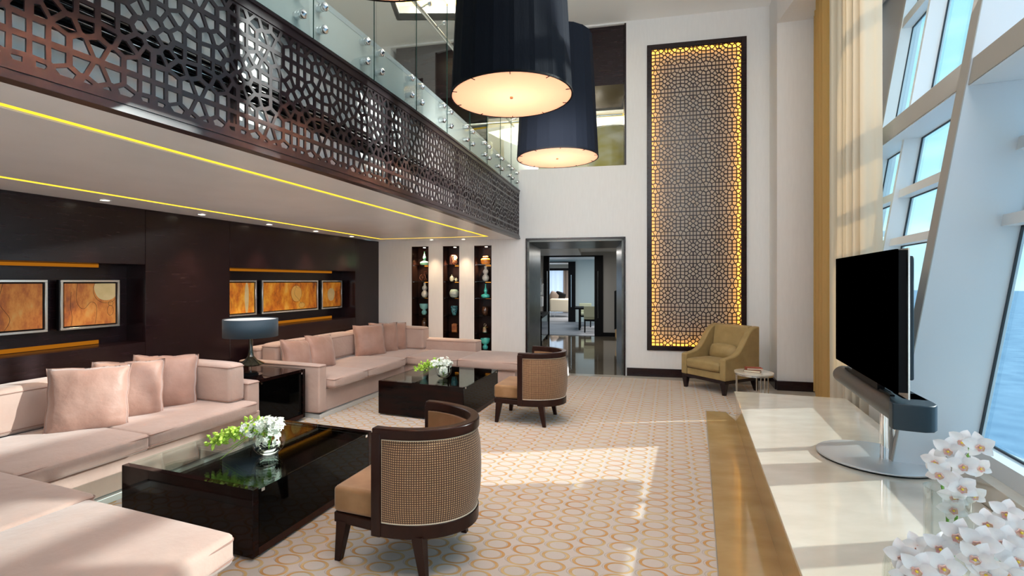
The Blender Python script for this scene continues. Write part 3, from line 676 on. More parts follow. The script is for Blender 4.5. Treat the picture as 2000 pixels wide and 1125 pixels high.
def wheel(m, c, r, w, spokes, plane=(1, 0)):
    m.tube([(c[0] + r * math.cos(a * math.pi / 12) * plane[0], c[1] + r * math.cos(a * math.pi / 12) * plane[1], c[2] + r * math.sin(a * math.pi / 12)) for a in range(25)], w, 6, False)
    for k in range(spokes):
        a = math.pi * k / spokes; dx, dz = r * math.cos(a), r * math.sin(a)
        m.tube([(c[0] - dx * plane[0], c[1] - dx * plane[1], c[2] - dz), (c[0] + dx * plane[0], c[1] + dx * plane[1], c[2] + dz)], w * .5, 5)
sc = thing('bicycle_sculpture', 'copper penny-farthing bicycle sculpture on a block in the left niche', 'sculpture', np_(0, 1, .0), A_B)
bx((-.06, -.03, 0), (.075, .03, .012)).build('plinth', 'walnut', sc)
m = MB(); wheel(m, (-.005, 0, .075), .058, .005, 5); wheel(m, (.062, 0, .035), .022, .004, 3); m.tube([(-.005, 0, .075), (.03, 0, .15), (.03, 0, .185), (.075, 0, .19)], .004, 6); m.tube([(.03, 0, .15), (.055, 0, .11), (.062, 0, .035)], .004, 6); m.build('frame', 'copper', sc, smooth=True)
sc = thing('bicycle_sculpture', 'dark sculpture plate with looped copper bicycle wheels on the top shelf of the middle niche', 'sculpture', np_(1, 0, .0), A_B)
bx((-.075, .02, 0), (-.02, .035, .19)).build('plate', 'walnut', sc); bx((-.075, -.03, 0), (.08, .04, .01)).build('plinth', 'walnut', sc)
m = MB(); wheel(m, (.03, 0, .055), .042, .005, 4); wheel(m, (.04, 0, .135), .035, .005, 4); m.tube([(-.03, 0, .18), (.04, 0, .18), (.03, 0, .055)], .004, 6); m.tube([(.0, 0, .05), (-.03, 0, .18)], .004, 6); m.build('frame', 'copper', sc, smooth=True)
def teapot(pos, s, label):
    t = thing('figurine_jar', label, 'jar', pos, A_B, 'pair of ivory jars')
    MB().lathe([(.02 * s, 0), (.034 * s, .015 * s), (.042 * s, .05 * s), (.034 * s, .085 * s), (.018 * s, .095 * s)], 18).build('body', 'ivory', t, smooth=True)
    MB().lathe([(.02 * s, 0), (.012 * s, .014 * s), (.006 * s, .02 * s), (.009 * s, .03 * s), (.001, .036 * s)], 12, (0, 0, .095 * s)).build('lid', 'ivory', t, smooth=True)
    MB().tube([(.038 * s, 0, .07 * s), (.058 * s, 0, .075 * s), (.056 * s, 0, .04 * s), (.040 * s, 0, .035 * s)], .006 * s, 6).build('handle', 'ivory', t, smooth=True)
teapot(np_(1, 1, -.03), 1.0, 'larger of the two ivory lidded jars in the middle niche'); teapot(np_(1, 1, .055), .6, 'smaller of the two ivory lidded jars in the middle niche')
bk = thing('amber_box', 'mottled amber rectangular box vase near the bottom of the middle niche', 'vase', np_(1, 4, .03), A_B)
bx((-.05, -.04, 0), (.05, .04, .15)).build('body', 'amber_block', bk, bevel=.004); bx((-.03, -.025, .15), (.03, .025, .16)).build('neck', 'amber_block', bk)

# ---- carved back-lit panel
pn = thing('carved_screen', 'tall narrow backlit carved wood screen of interlaced stars with amber glow', 'screen', BR + BX * 1.142, A_B)
pw = (1.934 - .35) / 2; pz0, pz1 = .457, 5.722; fr = .075
for a, b in (((-pw, -.03, pz0), (-pw + fr, .02, pz1)), ((pw - fr, -.03, pz0), (pw, .02, pz1)), ((-pw + fr, -.03, pz0), (pw - fr, .02, pz0 + fr)), ((-pw + fr, -.03, pz1 - fr), (pw - fr, .02, pz1))):
    bx(a, b).build('frame', 'dark_wood', pn, bevel=.003)
lm = lattice(-pw + fr, pw - fr, pz0 + fr, pz1 - fr, .409, .0150, .014, lambda s, z, d: (s, -.004 + d, z), ox=-pw + fr + .045 + .02, oz=pz0 + fr + .26)
o = lm.build('lattice', 'screen_wood', pn); o['kind'] = 'stuff'
bx((-pw + .004, .078, pz0 + .004), (pw - .004, .088, pz1 - .004)).build('backing_panel', 'backing_beige', pn)
m = MB()
for sx in (-1, 1): m.box((sx * (pw - .02) - .008, .038, pz0 + .03), (sx * (pw - .02) + .008, .052, pz1 - .03))
for z in (pz0 + .02, pz1 - .02): m.box((-pw + .03, .038, z - .008), (pw - .03, .052, z + .008))
m.build('led_strip', 'panel_led', pn)

# ---- balcony: slab, carved front, balustrade
bal = thing('balcony', 'curved balcony edge faced with a dark carved lattice over the seating', 'balcony')
MB().wall(EDGE, -.46, -.05, 3.31, SZ).build('slab', 'slab_white', bal, smooth=True)
MB().wall(EDGE, -.09, -.045, 3.64, SZ + .004).build('slab_nosing', 'white_paint', bal, smooth=True)
up = MB().prism([(x - .46 * a, y - .46 * b) for (x, y), (a, b) in zip(EDGE, ENR)][::2] + [(-9, 9.9), (-9, -1)], 3.56, SZ - .002)
up.build('upper_floor', 'grey_wall', bal)
MB().wall(EDGE, -.045, .025, 2.415, 2.44).wall(EDGE, -.03, .012, 2.44, 2.455).wall(EDGE, -.03, .018, 2.455, 2.47).wall(EDGE, -.03, .008, 2.47, 2.49).build('bottom_rail', 'screen_wood', bal)
MB().wall(EDGE, -.05, .012, 3.235, 3.285).wall(EDGE, -.05, .022, 3.285, 3.305).build('top_rail', 'screen_wood', bal)
lm = lattice(edge_s(.55), LEN[-1] - .004, 2.49, 3.235, .47, .021, -.011, lambda s, z, d: edge_pt(s, d + .004, z), ox=.15, oz=2.49 + .12)
o = lm.build('lattice', 'screen_wood', bal); o['kind'] = 'stuff'
SUB = EDGE[::1]
MB().wall(SUB, -.085, -.062, 2.44, 2.70).build('backing_panel', 'backing_white', bal); MB().wall(SUB, -.085, -.062, 2.86, 3.30).build('backing_panel', 'backing_white', bal)
MB().wall(SUB, -.22, -.20, 2.66, 2.90).build('grille_box', 'black_matte', bal)
for k in range(7): MB().wall(SUB[::3] + [SUB[-1]], -.095, -.07, 2.71 + k * .024, 2.714 + k * .024).build('grille_slat', 'silver_frame' if k % 2 else 'black_matte', bal)
# vertical ribs between backing bays
m = MB(); s = .4
while s < LEN[-1]:
    a = edge_pt(s, -.062, 2.44); b = edge_pt(s + .03, -.062, 2.44); c = edge_pt(s + .03, -.03, 2.44); d = edge_pt(s, -.03, 2.44)
    if s > edge_s(.5): MB().hexa([a, b, c, d], [Vector((q.x, q.y, 3.24)) for q in (a, b, c, d)]).build('mounting_rib', 'screen_wood', bal)
    s += 1.636
bs = thing('glass_balustrade', 'frameless glass balustrade on the balcony edge with steel standoffs and handrail', 'balustrade')
YJ = [-.3, .43, 1.16, 1.88, 2.60, 3.33, 4.02, 4.73, 5.457, 6.19, 6.91, 7.60, 8.27, 8.80]
cap = None
for i in range(len(YJ) - 1):
    s0 = edge_s(YJ[i]) + .006; s1 = edge_s(YJ[i + 1]) - .006
    sub = [tuple(edge_pt(s0 + (s1 - s0) * k / 5, 0, 0).xy) for k in range(6)]
    g = MB().wall(sub, -.003, .009, 3.315, 4.78).build('glass_panel', 'balustrade_glass', bs)
    MB().wall([sub[0], tuple(edge_pt(s0 + .0008, 0, 0).xy)], -.002, .007, 3.315, 4.78).build('glass_edge', 'green_glass_edge', bs)
    MB().wall(sub, -.004, .010, 3.311, 3.317).build('glass_edge', 'green_glass_edge', bs)
    for s in (s0 + .10, s1 - .10):
        for z in (3.43, 3.59):
            c = edge_pt(s, -.05, z); nrm = (edge_pt(s, .1, z) - edge_pt(s, 0, z)).normalized()
            if cap is None:
                cap = MB().lathe([(.027, 0), (.027, .045), (.024, .047), (.024, .054), (.030, .056), (.030, .074), (.026, .079), (.002, .094)], 20, cap1=False).build('standoff', 'brushed_steel', bs, smooth=True)
                q = cap
            else:
                q = cap.copy(); COL.objects.link(q)
            q.parent = bs; q.location = c; q.rotation_euler = nrm.to_track_quat('Z', 'Y').to_euler()
rail = [edge_pt(edge_s(y), -.085, 4.47) for y in np.linspace(-.3, 8.78, 50)]
MB().tube(rail, .021, 10).build('handrail', 'brushed_steel', bs, smooth=True)
for y in (2.3, 2.95, 3.67, 4.37, 4.98, 5.35, 5.85, 6.55, 7.25, 7.9, 8.5):
    a = edge_pt(edge_s(y), -.085, 4.47); b = edge_pt(edge_s(y), .0, 4.50); b2 = edge_pt(edge_s(y), .035, 4.50)
    MB().tube([a, a + (b - a) * .5, b, b2], .008, 8).tube([edge_pt(edge_s(y), .010, 4.50), b2], .022, 12).build('rail_bracket', 'brushed_steel', bs, smooth=True)

# ---- pendant lamps
def pendant(x, y, label):
    t = thing('pendant_lamp', label, 'lamp', (x, y, 3.02), 0, 'giant black pendant lamps')
    n = 80; rb, rt, H = .445, .375, 1.33; vs = []; fs = []
    prof = [(0, 1.0), (.02, 1.0), (.5, .5), (.98, 0), (1, 0)]
    sh = MB(); rings = []
    zs = [0, .012, H * .33, H * .66, H - .012, H]
    for zi, z in enumerate(zs):
        for i in range(n):
            a = 2 * math.pi * i / n; r = rb + (rt - rb) * z / H + (.006 if i % 4 == 0 else (.001 if i % 4 == 1 else 0))
            if zi in (0, 5): r += .002
            vs.append((r * math.cos(a), r * math.sin(a), z))
    for j in range(len(zs) - 1):
        for i in range(n): fs.append((j * n + i, j * n + (i + 1) % n, (j + 1) * n + (i + 1) % n, (j + 1) * n + i))
    sh.v = vs; sh.f = fs
    o = sh.build('shade', 'navy_cloth', t); md = o.modifiers.new('s', 'SOLIDIFY'); md.thickness = .006; md.offset = -1
    MB().lathe([(rb + .007, -.004), (rb + .007, .010), (rb - .003, .010), (rb - .003, -.004), (rb + .007, -.004)], 64, cap0=False, cap1=False).build('shade_rim', 'black_matte', t)
    MB().lathe([(rb - .003, -.001), (rb - .003, .005)], 64).build('diffuser', 'diffuser', t)
    MB().lathe([(.012, -.012), (.012, .004)], 12).build('finial', 'copper', t)
    for k in range(10):
        a = 2 * math.pi * (k + .4) / 10; c = Vector((math.cos(a), math.sin(a), 0))
        MB().tube([c * (rb - .035) + Vector((0, 0, -.004)), c * (rb + .003) + Vector((0, 0, -.004))], .003, 5).build('clip', 'black_matte', t)
    MB().lathe([(rt - .008, H - .01), (rt - .008, H - .004)], 64).build('top_disc', 'black_matte', t)
    MB().tube([(0, 0, H - .004), (0, 0, HZ - 3.02)], .008, 8).build('rod', 'black_matte', t); MB().lathe([(.07, 0), (.07, .03)], 24, (0, 0, HZ - 3.02 - .03)).build('ceiling_rose', 'black_matte', t)
    light('pendant_bulb', 'POINT', (x, y, 3.36), 120, (1, .76, .63), .10)
    light('pendant_spot', 'SPOT', (x, y, 2.99), 30, (1, .80, .62), .15, aim=(x, y, 0), spot=R(110), blend=1)
pendant(-.475, 1.92, 'nearest black pendant lamp, only its rim showing at the top edge of the photo'); pendant(.148, 3.6, 'large black pleated drum pendant lamp with glowing underside, in front of the other one')
pendant(.734, 5.4, 'black pleated drum pendant lamp hanging behind the larger one, nearer the carved screen')

# ---- soft shapes
def cushion_box(x0, x1, y0, y1, z0, z1, puff=.012, r=.028):
    """upholstered block: rounded box with slightly domed faces"""
    nx = max(3, int((x1 - x0) / .12)); ny = max(3, int((y1 - y0) / .12)); nz = 2
    bm = bmesh.new(); bmesh.ops.create_cube(bm, size=1)
    bmesh.ops.subdivide_edges(bm, edges=bm.edges[:], cuts=5, use_grid_fill=True)
    for v in bm.verts:
        c = v.co * 2; d = Vector((0, 0, 0))
        for i in range(3):
            if abs(abs(c[i]) - 1) < 1e-4:
                j, k = (i + 1) % 3, (i + 2) % 3
                d[i] += math.copysign(1, c[i]) * puff * (1 - c[j] ** 4) * (1 - c[k] ** 4)
        v.co = Vector(((x0 + x1) / 2 + v.co.x * (x1 - x0), (y0 + y1) / 2 + v.co.y * (y1 - y0), (z0 + z1) / 2 + v.co.z * (z1 - z0))) + d
    m = MB(); m.v = [tuple(v.co) for v in bm.verts]; m.f = [tuple(v.index for v in f.verts) for f in bm.faces]; bm.free(); return m
def soft(name, b, m, parent, piping=True, puff=.012, r=.022):
    x0, x1, y0, y1, z0, z1 = b
    o = cushion_box(x0, x1, y0, y1, z0, z1, puff).build(name, m, parent, smooth=True, sharp=180)
    bv = o.modifiers.new('b', 'BEVEL'); bv.width = r; bv.segments = 3; bv.limit_method = 'ANGLE'; bv.angle_limit = R(50)
    if piping:
        p = MB(); e = r * .32
        for z in (z1 - r * .9, z0 + r * .9):
            c = [(x0, y0), (x1, y0), (x1, y1), (x0, y1)]; pts = []
            for i, (cx0, cy0) in enumerate(c):
                sx = 1 if cx0 == x1 else -1; sy = 1 if cy0 == y1 else -1
                for a in range(4):
                    th = (i - 2) * math.pi / 2 + math.pi + a / 3 * math.pi / 2 - math.pi
                    th = math.atan2(sy, sx) + (a / 3 - .5) * math.pi / 2
                    pts.append((cx0 - sx * r + r * math.cos(th) * 1.15, cy0 - sy * r + r * math.sin(th) * 1.15, z))
            pts.append(pts[0]); p.tube(pts, .0042, 6, False)
        p.build('piping', 'velvet_seam', o)
    return o
def pillow(label, u, v, z, yaw, lean, size=.46, grp=None, m='pillow_velvet', thick=.105, name='throw_pillow', roll=0, wide=1.0):
    N = 18; vs = []; fs = []
    rnd = random.Random(label); rnd_ph = [rnd.random() * 6, rnd.random() * 6]
    for side in (1, -1):
        for i in range(N + 1):
            for j in range(N + 1):
                a = i / N * 2 - 1; b = j / N * 2 - 1
                pin = 1 - .06 * (1 - abs(a) ** 2.2) * abs(b) ** 3; pin2 = 1 - .06 * (1 - abs(b) ** 2.2) * abs(a) ** 3
                ex = a * pin2; ez = b * pin
                ex *= 1 + .012 * math.sin(b * 9 + rnd_ph[0]); ez *= 1 + .012 * math.sin(a * 8 + rnd_ph[1])
                h = thick * ((1 - abs(a) ** 2.6) * (1 - abs(b) ** 2.6)) ** .55
                h += .006 * math.sin(7 * a + 3 * b + rnd.random()) * (abs(a * b)) * (1 - abs(a) ** 4) * (1 - abs(b) ** 4) * 4
                vs.append((ex * size / 2 * wide, side * h, ez * size / 2))
    M1 = (N + 1) ** 2
    for s_ in (0, 1):
        for i in range(N):
            for j in range(N):
                k = s_ * M1 + i * (N + 1) + j; f = (k, k + 1, k + N + 2, k + N + 1); fs.append(f if s_ == 0 else f[::-1])
    mm = MB(); mm.v = vs; mm.f = fs
    o = mm.build(name, m, smooth=True, sharp=180)
    bm = bmesh.new(); bm.from_mesh(o.data); bmesh.ops.remove_doubles(bm, verts=bm.verts, dist=.0005); bmesh.ops.recalc_face_normals(bm, faces=bm.faces); bm.to_mesh(o.data); bm.free()
    o.data.polygons.foreach_set('use_smooth', [True] * len(o.data.polygons))
    rim = [(-1, t / 14 * 2 - 1) for t in range(14)] + [(t / 14 * 2 - 1, 1) for t in range(14)] + [(1, 1 - t / 14 * 2) for t in range(14)] + [(1 - t / 14 * 2, -1) for t in range(15)]
    pts = []
    for a, b in rim:
        pin = 1 - .06 * (1 - abs(a) ** 2.2) * abs(b) ** 3; pin2 = 1 - .06 * (1 - abs(b) ** 2.2) * abs(a) ** 3
        pts.append((a * pin2 * (1 + .012 * math.sin(b * 9 + rnd_ph[0])) * size / 2 * wide, 0, b * pin * (1 + .012 * math.sin(a * 8 + rnd_ph[1])) * size / 2))
    MB().tube(pts, .005, 6, False).build('piping', m, o, smooth=True)
    o.rotation_mode = 'XYZ'
    M_ = Matrix.Translation(GU(u, v, z)) @ Matrix.Rotation(A_F + yaw, 4, 'Z') @ Matrix.Rotation(lean, 4, 'X') @ Matrix.Rotation(roll, 4, 'Y') @ Matrix.Translation((0, 0, size / 2 * .93))
    o.matrix_world = M_
    return tag(o, label, 'pillow', grp)

# ---- sofas (grid coordinates: u into the room, v away from the camera)
def sofa(label, dir_, v0, v1, mid, chaise, side):
    """dir_=+1: return wing at the far end; -1: return wing at the near end"""
    t = thing('sectional_sofa', label, 'sofa', (0, 0, 0), A_F, 'corner sofas')
    ub, uf = -5.18, -3.90
    va, vb = min(v0, v1), max(v0, v1)
    return t
SZT, SZB = .46, .335
# far sofa: arm at v 4.69..4.83, main seats to 6.52, corner to 7.5, return to u=-2.02
fs = thing('sectional_sofa', 'pale pink velvet corner sofa at the far end beside the display niches', 'sofa', (0, 0, .0135), A_F, 'corner sofas')
bx((-5.15, 4.70, .055), (-3.925, 7.9, .33)).add([], []).build('base', 'velvet', fs, bevel=.012)
bx((-3.925, 6.69, .055), (-2.10, 7.62, .33)).build('base', 'velvet', fs, bevel=.012)
MB().box((-3.99, 4.69, .0), (-3.895, 7.0, .05)).box((-5.1, 4.69, 0), (-3.9, 4.74, .05)).box((-4.0, 6.66, 0), (-2.06, 6.72, .05)).box((-2.12, 6.66, 0), (-2.06, 7.6, .05)).build('plinth', 'pale_metal', fs, bevel=.003)
soft('armrest', (-5.16, -3.905, 4.685, 4.825, .06, .63), 'velvet', fs, puff=.004, r=.018)
soft('back_frame', (-5.18, -4.98, 4.84, 7.92, .10, .78), 'velvet', fs, puff=.006, r=.05)
soft('back_frame', (-4.96, -3.04, 7.50, 7.78, .10, .63), 'velvet', fs, puff=.006, r=.025)
soft('seat_cushion', (-4.75, -3.80, 4.835, 5.535, SZB, SZT), 'velvet', fs)
soft('seat_cushion', (-4.75, -3.80, 5.545, 6.515, SZB, SZT), 'velvet', fs)
soft('seat_cushion', (-4.75, -3.87, 6.525, 7.49, SZB, SZT - .004), 'velvet', fs)
soft('seat_cushion', (-3.86, -3.005, 6.64, 7.49, SZB, SZT), 'velvet', fs)
soft('seat_cushion', (-2.995, -2.04, 6.65, 7.64, SZB, SZT + .006), 'velvet', fs)
soft('back_cushion', (-4.97, -4.70, 4.86, 5.66, SZT, .825), 'velvet', fs, r=.04)
soft('back_cushion', (-4.97, -4.70, 5.67, 6.52, SZT, .825), 'velvet', fs, r=.04)
soft('back_cushion', (-4.97, -4.72, 6.53, 7.36, SZT, .825), 'velvet', fs, r=.04)
soft('back_cushion', (-4.90, -3.97, 7.38, 7.62, SZT, .835), 'velvet', fs, r=.03)
# near sofa
ns_ = thing('sectional_sofa', 'pale pink velvet corner sofa nearest the camera with a wide chaise', 'sofa', (0, 0, .0135), A_F, 'corner sofas')
bx((-5.15, .70, .055), (-3.90, 3.80, .33)).build('base', 'velvet', ns_, bevel=.012)
bx((-3.90, .76, .055), (-1.95, 1.66, .33)).build('base', 'velvet', ns_, bevel=.012)
MB().box((-3.96, 1.6, .0), (-3.87, 3.8, .05)).box((-3.96, 1.60, 0), (-1.93, 1.66, .05)).box((-1.98, .78, 0), (-1.93, 1.64, .05)).build('plinth', 'pale_metal', ns_, bevel=.003)
soft('armrest', (-5.16, -3.915, 3.665, 3.81, .06, .63), 'velvet', ns_, puff=.004, r=.018)
soft('back_frame', (-5.18, -4.98, .6, 3.65, .10, .78), 'velvet', ns_, puff=.006, r=.05)
soft('seat_cushion', (-4.72, -3.78, 2.60, 3.655, SZB, SZT), 'velvet', ns_)
soft('seat_cushion', (-4.72, -3.76, 1.76, 2.59, SZB, SZT), 'velvet', ns_)
soft('seat_cushion', (-4.72, -2.965, .78, 1.75, SZB, SZT + .01), 'velvet', ns_, puff=.018)
soft('seat_cushion', (-2.955, -1.905, .78, 1.71, SZB - .02, SZT + .002), 'velvet', ns_, puff=.014, r=.034)
soft('back_cushion', (-4.97, -4.70, .9, 2.05, SZT, .82), 'velvet', ns_, r=.04)
soft('back_cushion', (-4.97, -4.70, 2.06, 3.5, SZT, .82), 'velvet', ns_, r=.04)
soft('back_cushion', (-4.72, -3.945, 3.47, 3.652, SZT, .83), 'velvet', ns_, r=.03)
pg = 'pink velvet throw pillows'
pillow('largest pink velvet throw pillow, foremost of three on the near sofa', -4.34, 2.50, SZT, R(57), -.24, .53, pg, roll=.03)
pillow('pink velvet throw pillow on the near sofa, middle of three', -4.40, 2.84, SZT, R(60), -.22, .52, pg, roll=.05)
pillow('pink velvet throw pillow on the near sofa, closest to its end cushion', -4.42, 3.18, SZT, R(60), -.20, .52, pg, roll=.07)
pillow('pale throw pillow on the far sofa closest to the lamp table', -4.50, 5.02, SZT, R(86), -.30, .46, pg, roll=.10)
pillow('pale throw pillow on the far sofa, second from the lamp table', -4.44, 5.42, SZT, R(86), -.30, .48, pg, roll=.08)
pillow('rosy throw pillow, foremost of three in the corner of the far sofa', -4.45, 6.56, SZT, R(57), -.24, .52, pg, roll=.0)
pillow('rosy throw pillow in the corner of the far sofa, middle of three', -4.44, 6.94, SZT, R(58), -.20, .52, pg, roll=.03)
pillow('rosy throw pillow in the corner of the far sofa, farthest of three', -4.40, 7.16, SZT, R(58), -.14, .50, pg, roll=.02)

# ---- lacquered box tables with glass tops
def box_table(label, u0, u1, v0, v1, h, grp='black lacquered coffee tables', glass=True):
    t = thing('coffee_table', label, 'table', GU((u0 + u1) / 2, (v0 + v1) / 2), A_F, grp)
    a, b = (u1 - u0) / 2, (v1 - v0) / 2; th = .045; e = .012
    bx((-a, -b, .03), (a, -b + th, h)).build('side_panel', 'black_lacquer', t, bevel=.002, seg=1)
    bx((-a, b - th, .03), (a, b, h)).build('side_panel', 'black_lacquer', t, bevel=.002, seg=1)
    bx((-a + .36, -b + th, .03), (a, b - th, .075)).build('bottom_panel', 'walnut', t)
    bx((-a, -b + th, h - .055), (-a + .01, b - th, h - .011)).build('apron', 'black_lacquer', t) if not glass else None
    bx((-a + .36, -b + th, .075), (a - .012, b - th, h - .05)).build('inner_box', 'black_lacquer', t)
    bx((a - .010, -b + th + .001, .076), (a - .001, b - th - .001, h - .014)).build('side_glass', 'black_glass', t)
    bx((-a + .002, -b + th + .001, h - .012), (a - .002, b - th - .001, h - .002)).build('glass_top', 'table_glass', t)
    for s in (-1, 1):
        bx((a - .018, s * (b - th - .03) - .012, h - .03), (a + .002, s * (b - th - .03) + .012, h - .012)).build('clamp', 'chrome', t)
        
    MB().box((-a + .36, -b + .08, 0.0135), (a - .08, b - .08, .03)).box((-a + .05, -b + .06, .0135), (-a + .36, -b + .09, .03)).box((-a + .05, b - .09, .0135), (-a + .36, b - .06, .03)).build('plinth', 'pale_metal', t)
    return t
box_table('low black lacquered coffee table with glass top in front of the near sofa', -3.408, -2.277, 2.165, 3.365, .43)
box_table('low black lacquered coffee table with glass top in front of the far sofa', -3.352, -2.22, 5.095, 6.295, .43)
lt = thing('lamp_table', 'tall black lacquered box table between the two sofas carrying the lamp', 'table', GU(-4.60, 4.25, .0135), A_F)
bx((-.56, -.36, .03), (.56, -.325, .60)).build('side_panel', 'black_lacquer', lt, bevel=.002, seg=1); bx((-.56, .325, .03), (.56, .36, .60)).build('side_panel', 'black_lacquer', lt, bevel=.002, seg=1)
bx((-.56, -.325, .565), (.545, .325, .598)).build('top_panel', 'black_lacquer', lt); bx((-.56, -.325, .03), (.56, .325, .07)).build('bottom_panel', 'walnut', lt)
bx((.535, -.324, .071), (.543, .324, .564)).build('front_glass', 'black_glass', lt); bx((-.5, -.32, .0), (.5, .32, .03)).build('plinth', 'black_matte', lt)
for s in (-1, 1): bx((.535, s * .295 - .012, .545), (.562, s * .295 + .012, .565)).build('clamp', 'chrome', lt)
# ---- table lamp
tl = thing('table_lamp', 'table lamp with blue-black drum shade and smoked glass base on the lamp table', 'lamp', GU(-4.33, 4.09, .60), 0)
MB().lathe([(.075, 0), (.078, .006), (.078, .030), (.068, .034), (.068, .046), (.02, .050)], 36).build('base', 'black_matte', tl, smooth=True)
MB().lathe([(.008, .05), (.008, .13)], 10).build('stem', 'chrome', tl)
MB().lathe([(.03, .118), (.10, .122), (.135, .135), (.138, .142), (.11, .158), (.06, .185), (.032, .23), (.022, .30), (.021, .44), (.023, .455)], 36).build('body', 'smoked_glass', tl, smooth=True)
sh = MB().lathe([(.277, .44), (.277, .635)], 64, cap0=False, cap1=False).build('shade', 'lamp_shade_blue', tl, smooth=True); md = sh.modifiers.new('s', 'SOLIDIFY'); md.thickness = .006
MB().lathe([(.268, .622), (.268, .626)], 64).build('top_diffuser', 'white_paint', tl)
MB().tube([(0, 0, .45), (0, 0, .60)], .006, 6).tube([(-.27, 0, .60), (.27, 0, .60)], .004, 6).build('harp', 'black_matte', tl)

# ---- tub chairs
def tub_chair(label, u, v, turn=0.):
    t = thing('tub_chair', label, 'chair', GU(u, v, .012), A_F + turn, 'curved-back tub chairs')
    ew, ed = .315, .43; x_p = -.03
    def arc(rx, ry, x0=0, n=28): return [(x0 + rx * math.sin(math.pi * i / n), -ry * math.cos(math.pi * i / n)) for i in range(n + 1)]
    out = arc(ed, ew)
    seatp = [(-.34, -.30), (-.34, .30)] + [(x, y) for x, y in arc(ed - .06, ew - .05)][::-1]
    seatp = [(-.335, -.285), (-.02, -.285)] + [(x, y) for x, y in arc(ed - .06, ew - .045)][1:-1] + [(-.02, .285), (-.335, .285)]
    MB().prism(seatp, .285, .435).build('seat', 'brown_velvet', t, bevel=.025, seg=3)
    fp = [(-.33, -.28), (-.03, -.30)] + arc(ed - .01, ew)[1:-1] + [(-.03, .30), (-.33, .28)]
    MB().prism(fp, .225, .283).build('seat_frame', 'walnut', t, bevel=.005)
    for sx, sy, dx in ((-.275, -.255, -.03), (-.275, .255, -.03), (.225, -.265, .04), (.225, .265, .04)):
        h = .034; k = .019; cy = sy + math.copysign(.012, sy)
        MB().hexa([(sx + dx - k, cy - k, 0), (sx + dx + k, cy - k, 0), (sx + dx + k, cy + k, 0), (sx + dx - k, cy + k, 0)],
                  [(sx - h, sy - h, .24), (sx + h, sy - h, .24), (sx + h, sy + h, .24), (sx - h, sy + h, .24)]).build('leg', 'walnut', t, bevel=.003)
    full = [(x_p, -ew)] + arc(ed, ew) + [(x_p, ew)]
    MB().wall(full, -.030, .028, .765, .825).build('top_rail', 'walnut', t, bevel=.008)
    MB().wall(full, -.024, .024, .225, .30).build('bottom_rail', 'walnut', t, bevel=.004)
    for s in (-1, 1):
        y = s * ew; MB().box((x_p - .004, y - .030, .225), (x_p + .056, y + .028, .80)).build('post', 'walnut', t, bevel=.005)
    # woven outer panel with UVs by arc length
    pts = arc(ed, ew, n=40)[1:-1]; pts[0] = (.022, pts[0][1]); nr = path_normals(pts)
    m = MB(); L = 0; prev = None; uvx = []; vs = []; fs = []
    rows = 7
    for i, (x, y) in enumerate(pts):
        if prev: L += math.hypot(x - prev[0], y - prev[1])
        prev = (x, y); uvx.append(L)
        for j in range(rows):
            z = .302 + (.763 - .302) * j / (rows - 1); b = .026 * math.sin(math.pi * j / (rows - 1)) ** .5 * min(1, 6 * math.sin(math.pi * i / (len(pts) - 1)))
            vs.append((x + nr[i][0] * (.014 + b), y + nr[i][1] * (.014 + b), z))
    for i in range(len(pts) - 1):
        for j in range(rows - 1): k = i * rows + j; fs.append((k, k + rows, k + rows + 1, k + 1))
    m.v = vs; m.f = fs; o = m.build('woven_panel', 'woven_cloth', t, smooth=True, sharp=180)
    uvl = o.data.uv_layers.new(name='UVMap')
    for lp in o.data.loops:
        vi = lp.vertex_index; uvl.data[lp.index].uv = (uvx[vi // rows], vs[vi][2])
    e = []
    for j in (0, rows - 1):
        MB().tube([vs[i * rows + j] for i in range(len(pts))], .0045, 6).build('braid', 'cream_fabric', t, smooth=True)
    for i in (0, len(pts) - 1):
        MB().tube([vs[i * rows + j] for j in range(rows)], .0045, 6).build('braid', 'cream_fabric', t, smooth=True)
    inn = arc(ed - .02, ew - .02, n=28)
    MB().wall(inn, -.022, -.004, .30, .765).build('inner_panel', 'brown_velvet', t, smooth=True)
    return t
tub_chair('brown tub chair with woven curved back beside the near coffee table', -1.52, 2.63)
tub_chair('brown tub chair with woven curved back beside the far coffee table', -1.58, 5.57)

# ---- olive armchair
ac = thing('armchair', 'olive tan upholstered armchair with sloping arms before the carved screen', 'armchair', (3.46, 7.36, .012), math.atan2(-.461, -.888) - math.pi / 2 + math.pi)
# local: +y is the back of the chair, front at -y
def side_prof(m, x0, x1):
    n = 14; top = []
    for i in range(n + 1):
        s = i / n; y = -.36 + s * .76
        z = .535 + .44 * (1 / (1 + math.exp(-(s - .57) * 9.5)) - .004) if s < 1 else .965
        top.append((y, z))
    top = [(-.375, .50), (-.372, .525)] + top[1:] + [(.40, .93)]
    poly = [(-.375, .21)] + top + [(.40, .21)]
    k = len(poly); vs = [(x0, y, z) for y, z in poly] + [(x1, y, z) for y, z in poly]
    return m.add(vs, [tuple(range(k)), tuple(range(k, 2 * k))[::-1]] + [(i, (i + 1) % k, k + (i + 1) % k, k + i) for i in range(k)])
for s in (-1, 1): side_prof(MB(), s * .385, s * .290).build('arm', 'olive_fabric', ac, bevel=.018, seg=3)
MB().hexa([(-.29, .16, .24), (.29, .16, .24), (.29, .38, .21), (-.29, .38, .21)], [(-.29, .27, .955), (.29, .27, .955), (.29, .395, .965), (-.29, .395, .965)]).build('back', 'olive_fabric', ac, bevel=.02, seg=3)
bx((-.29, -.355, .21), (.29, .2, .315)).build('apron', 'olive_fabric', ac, bevel=.01)
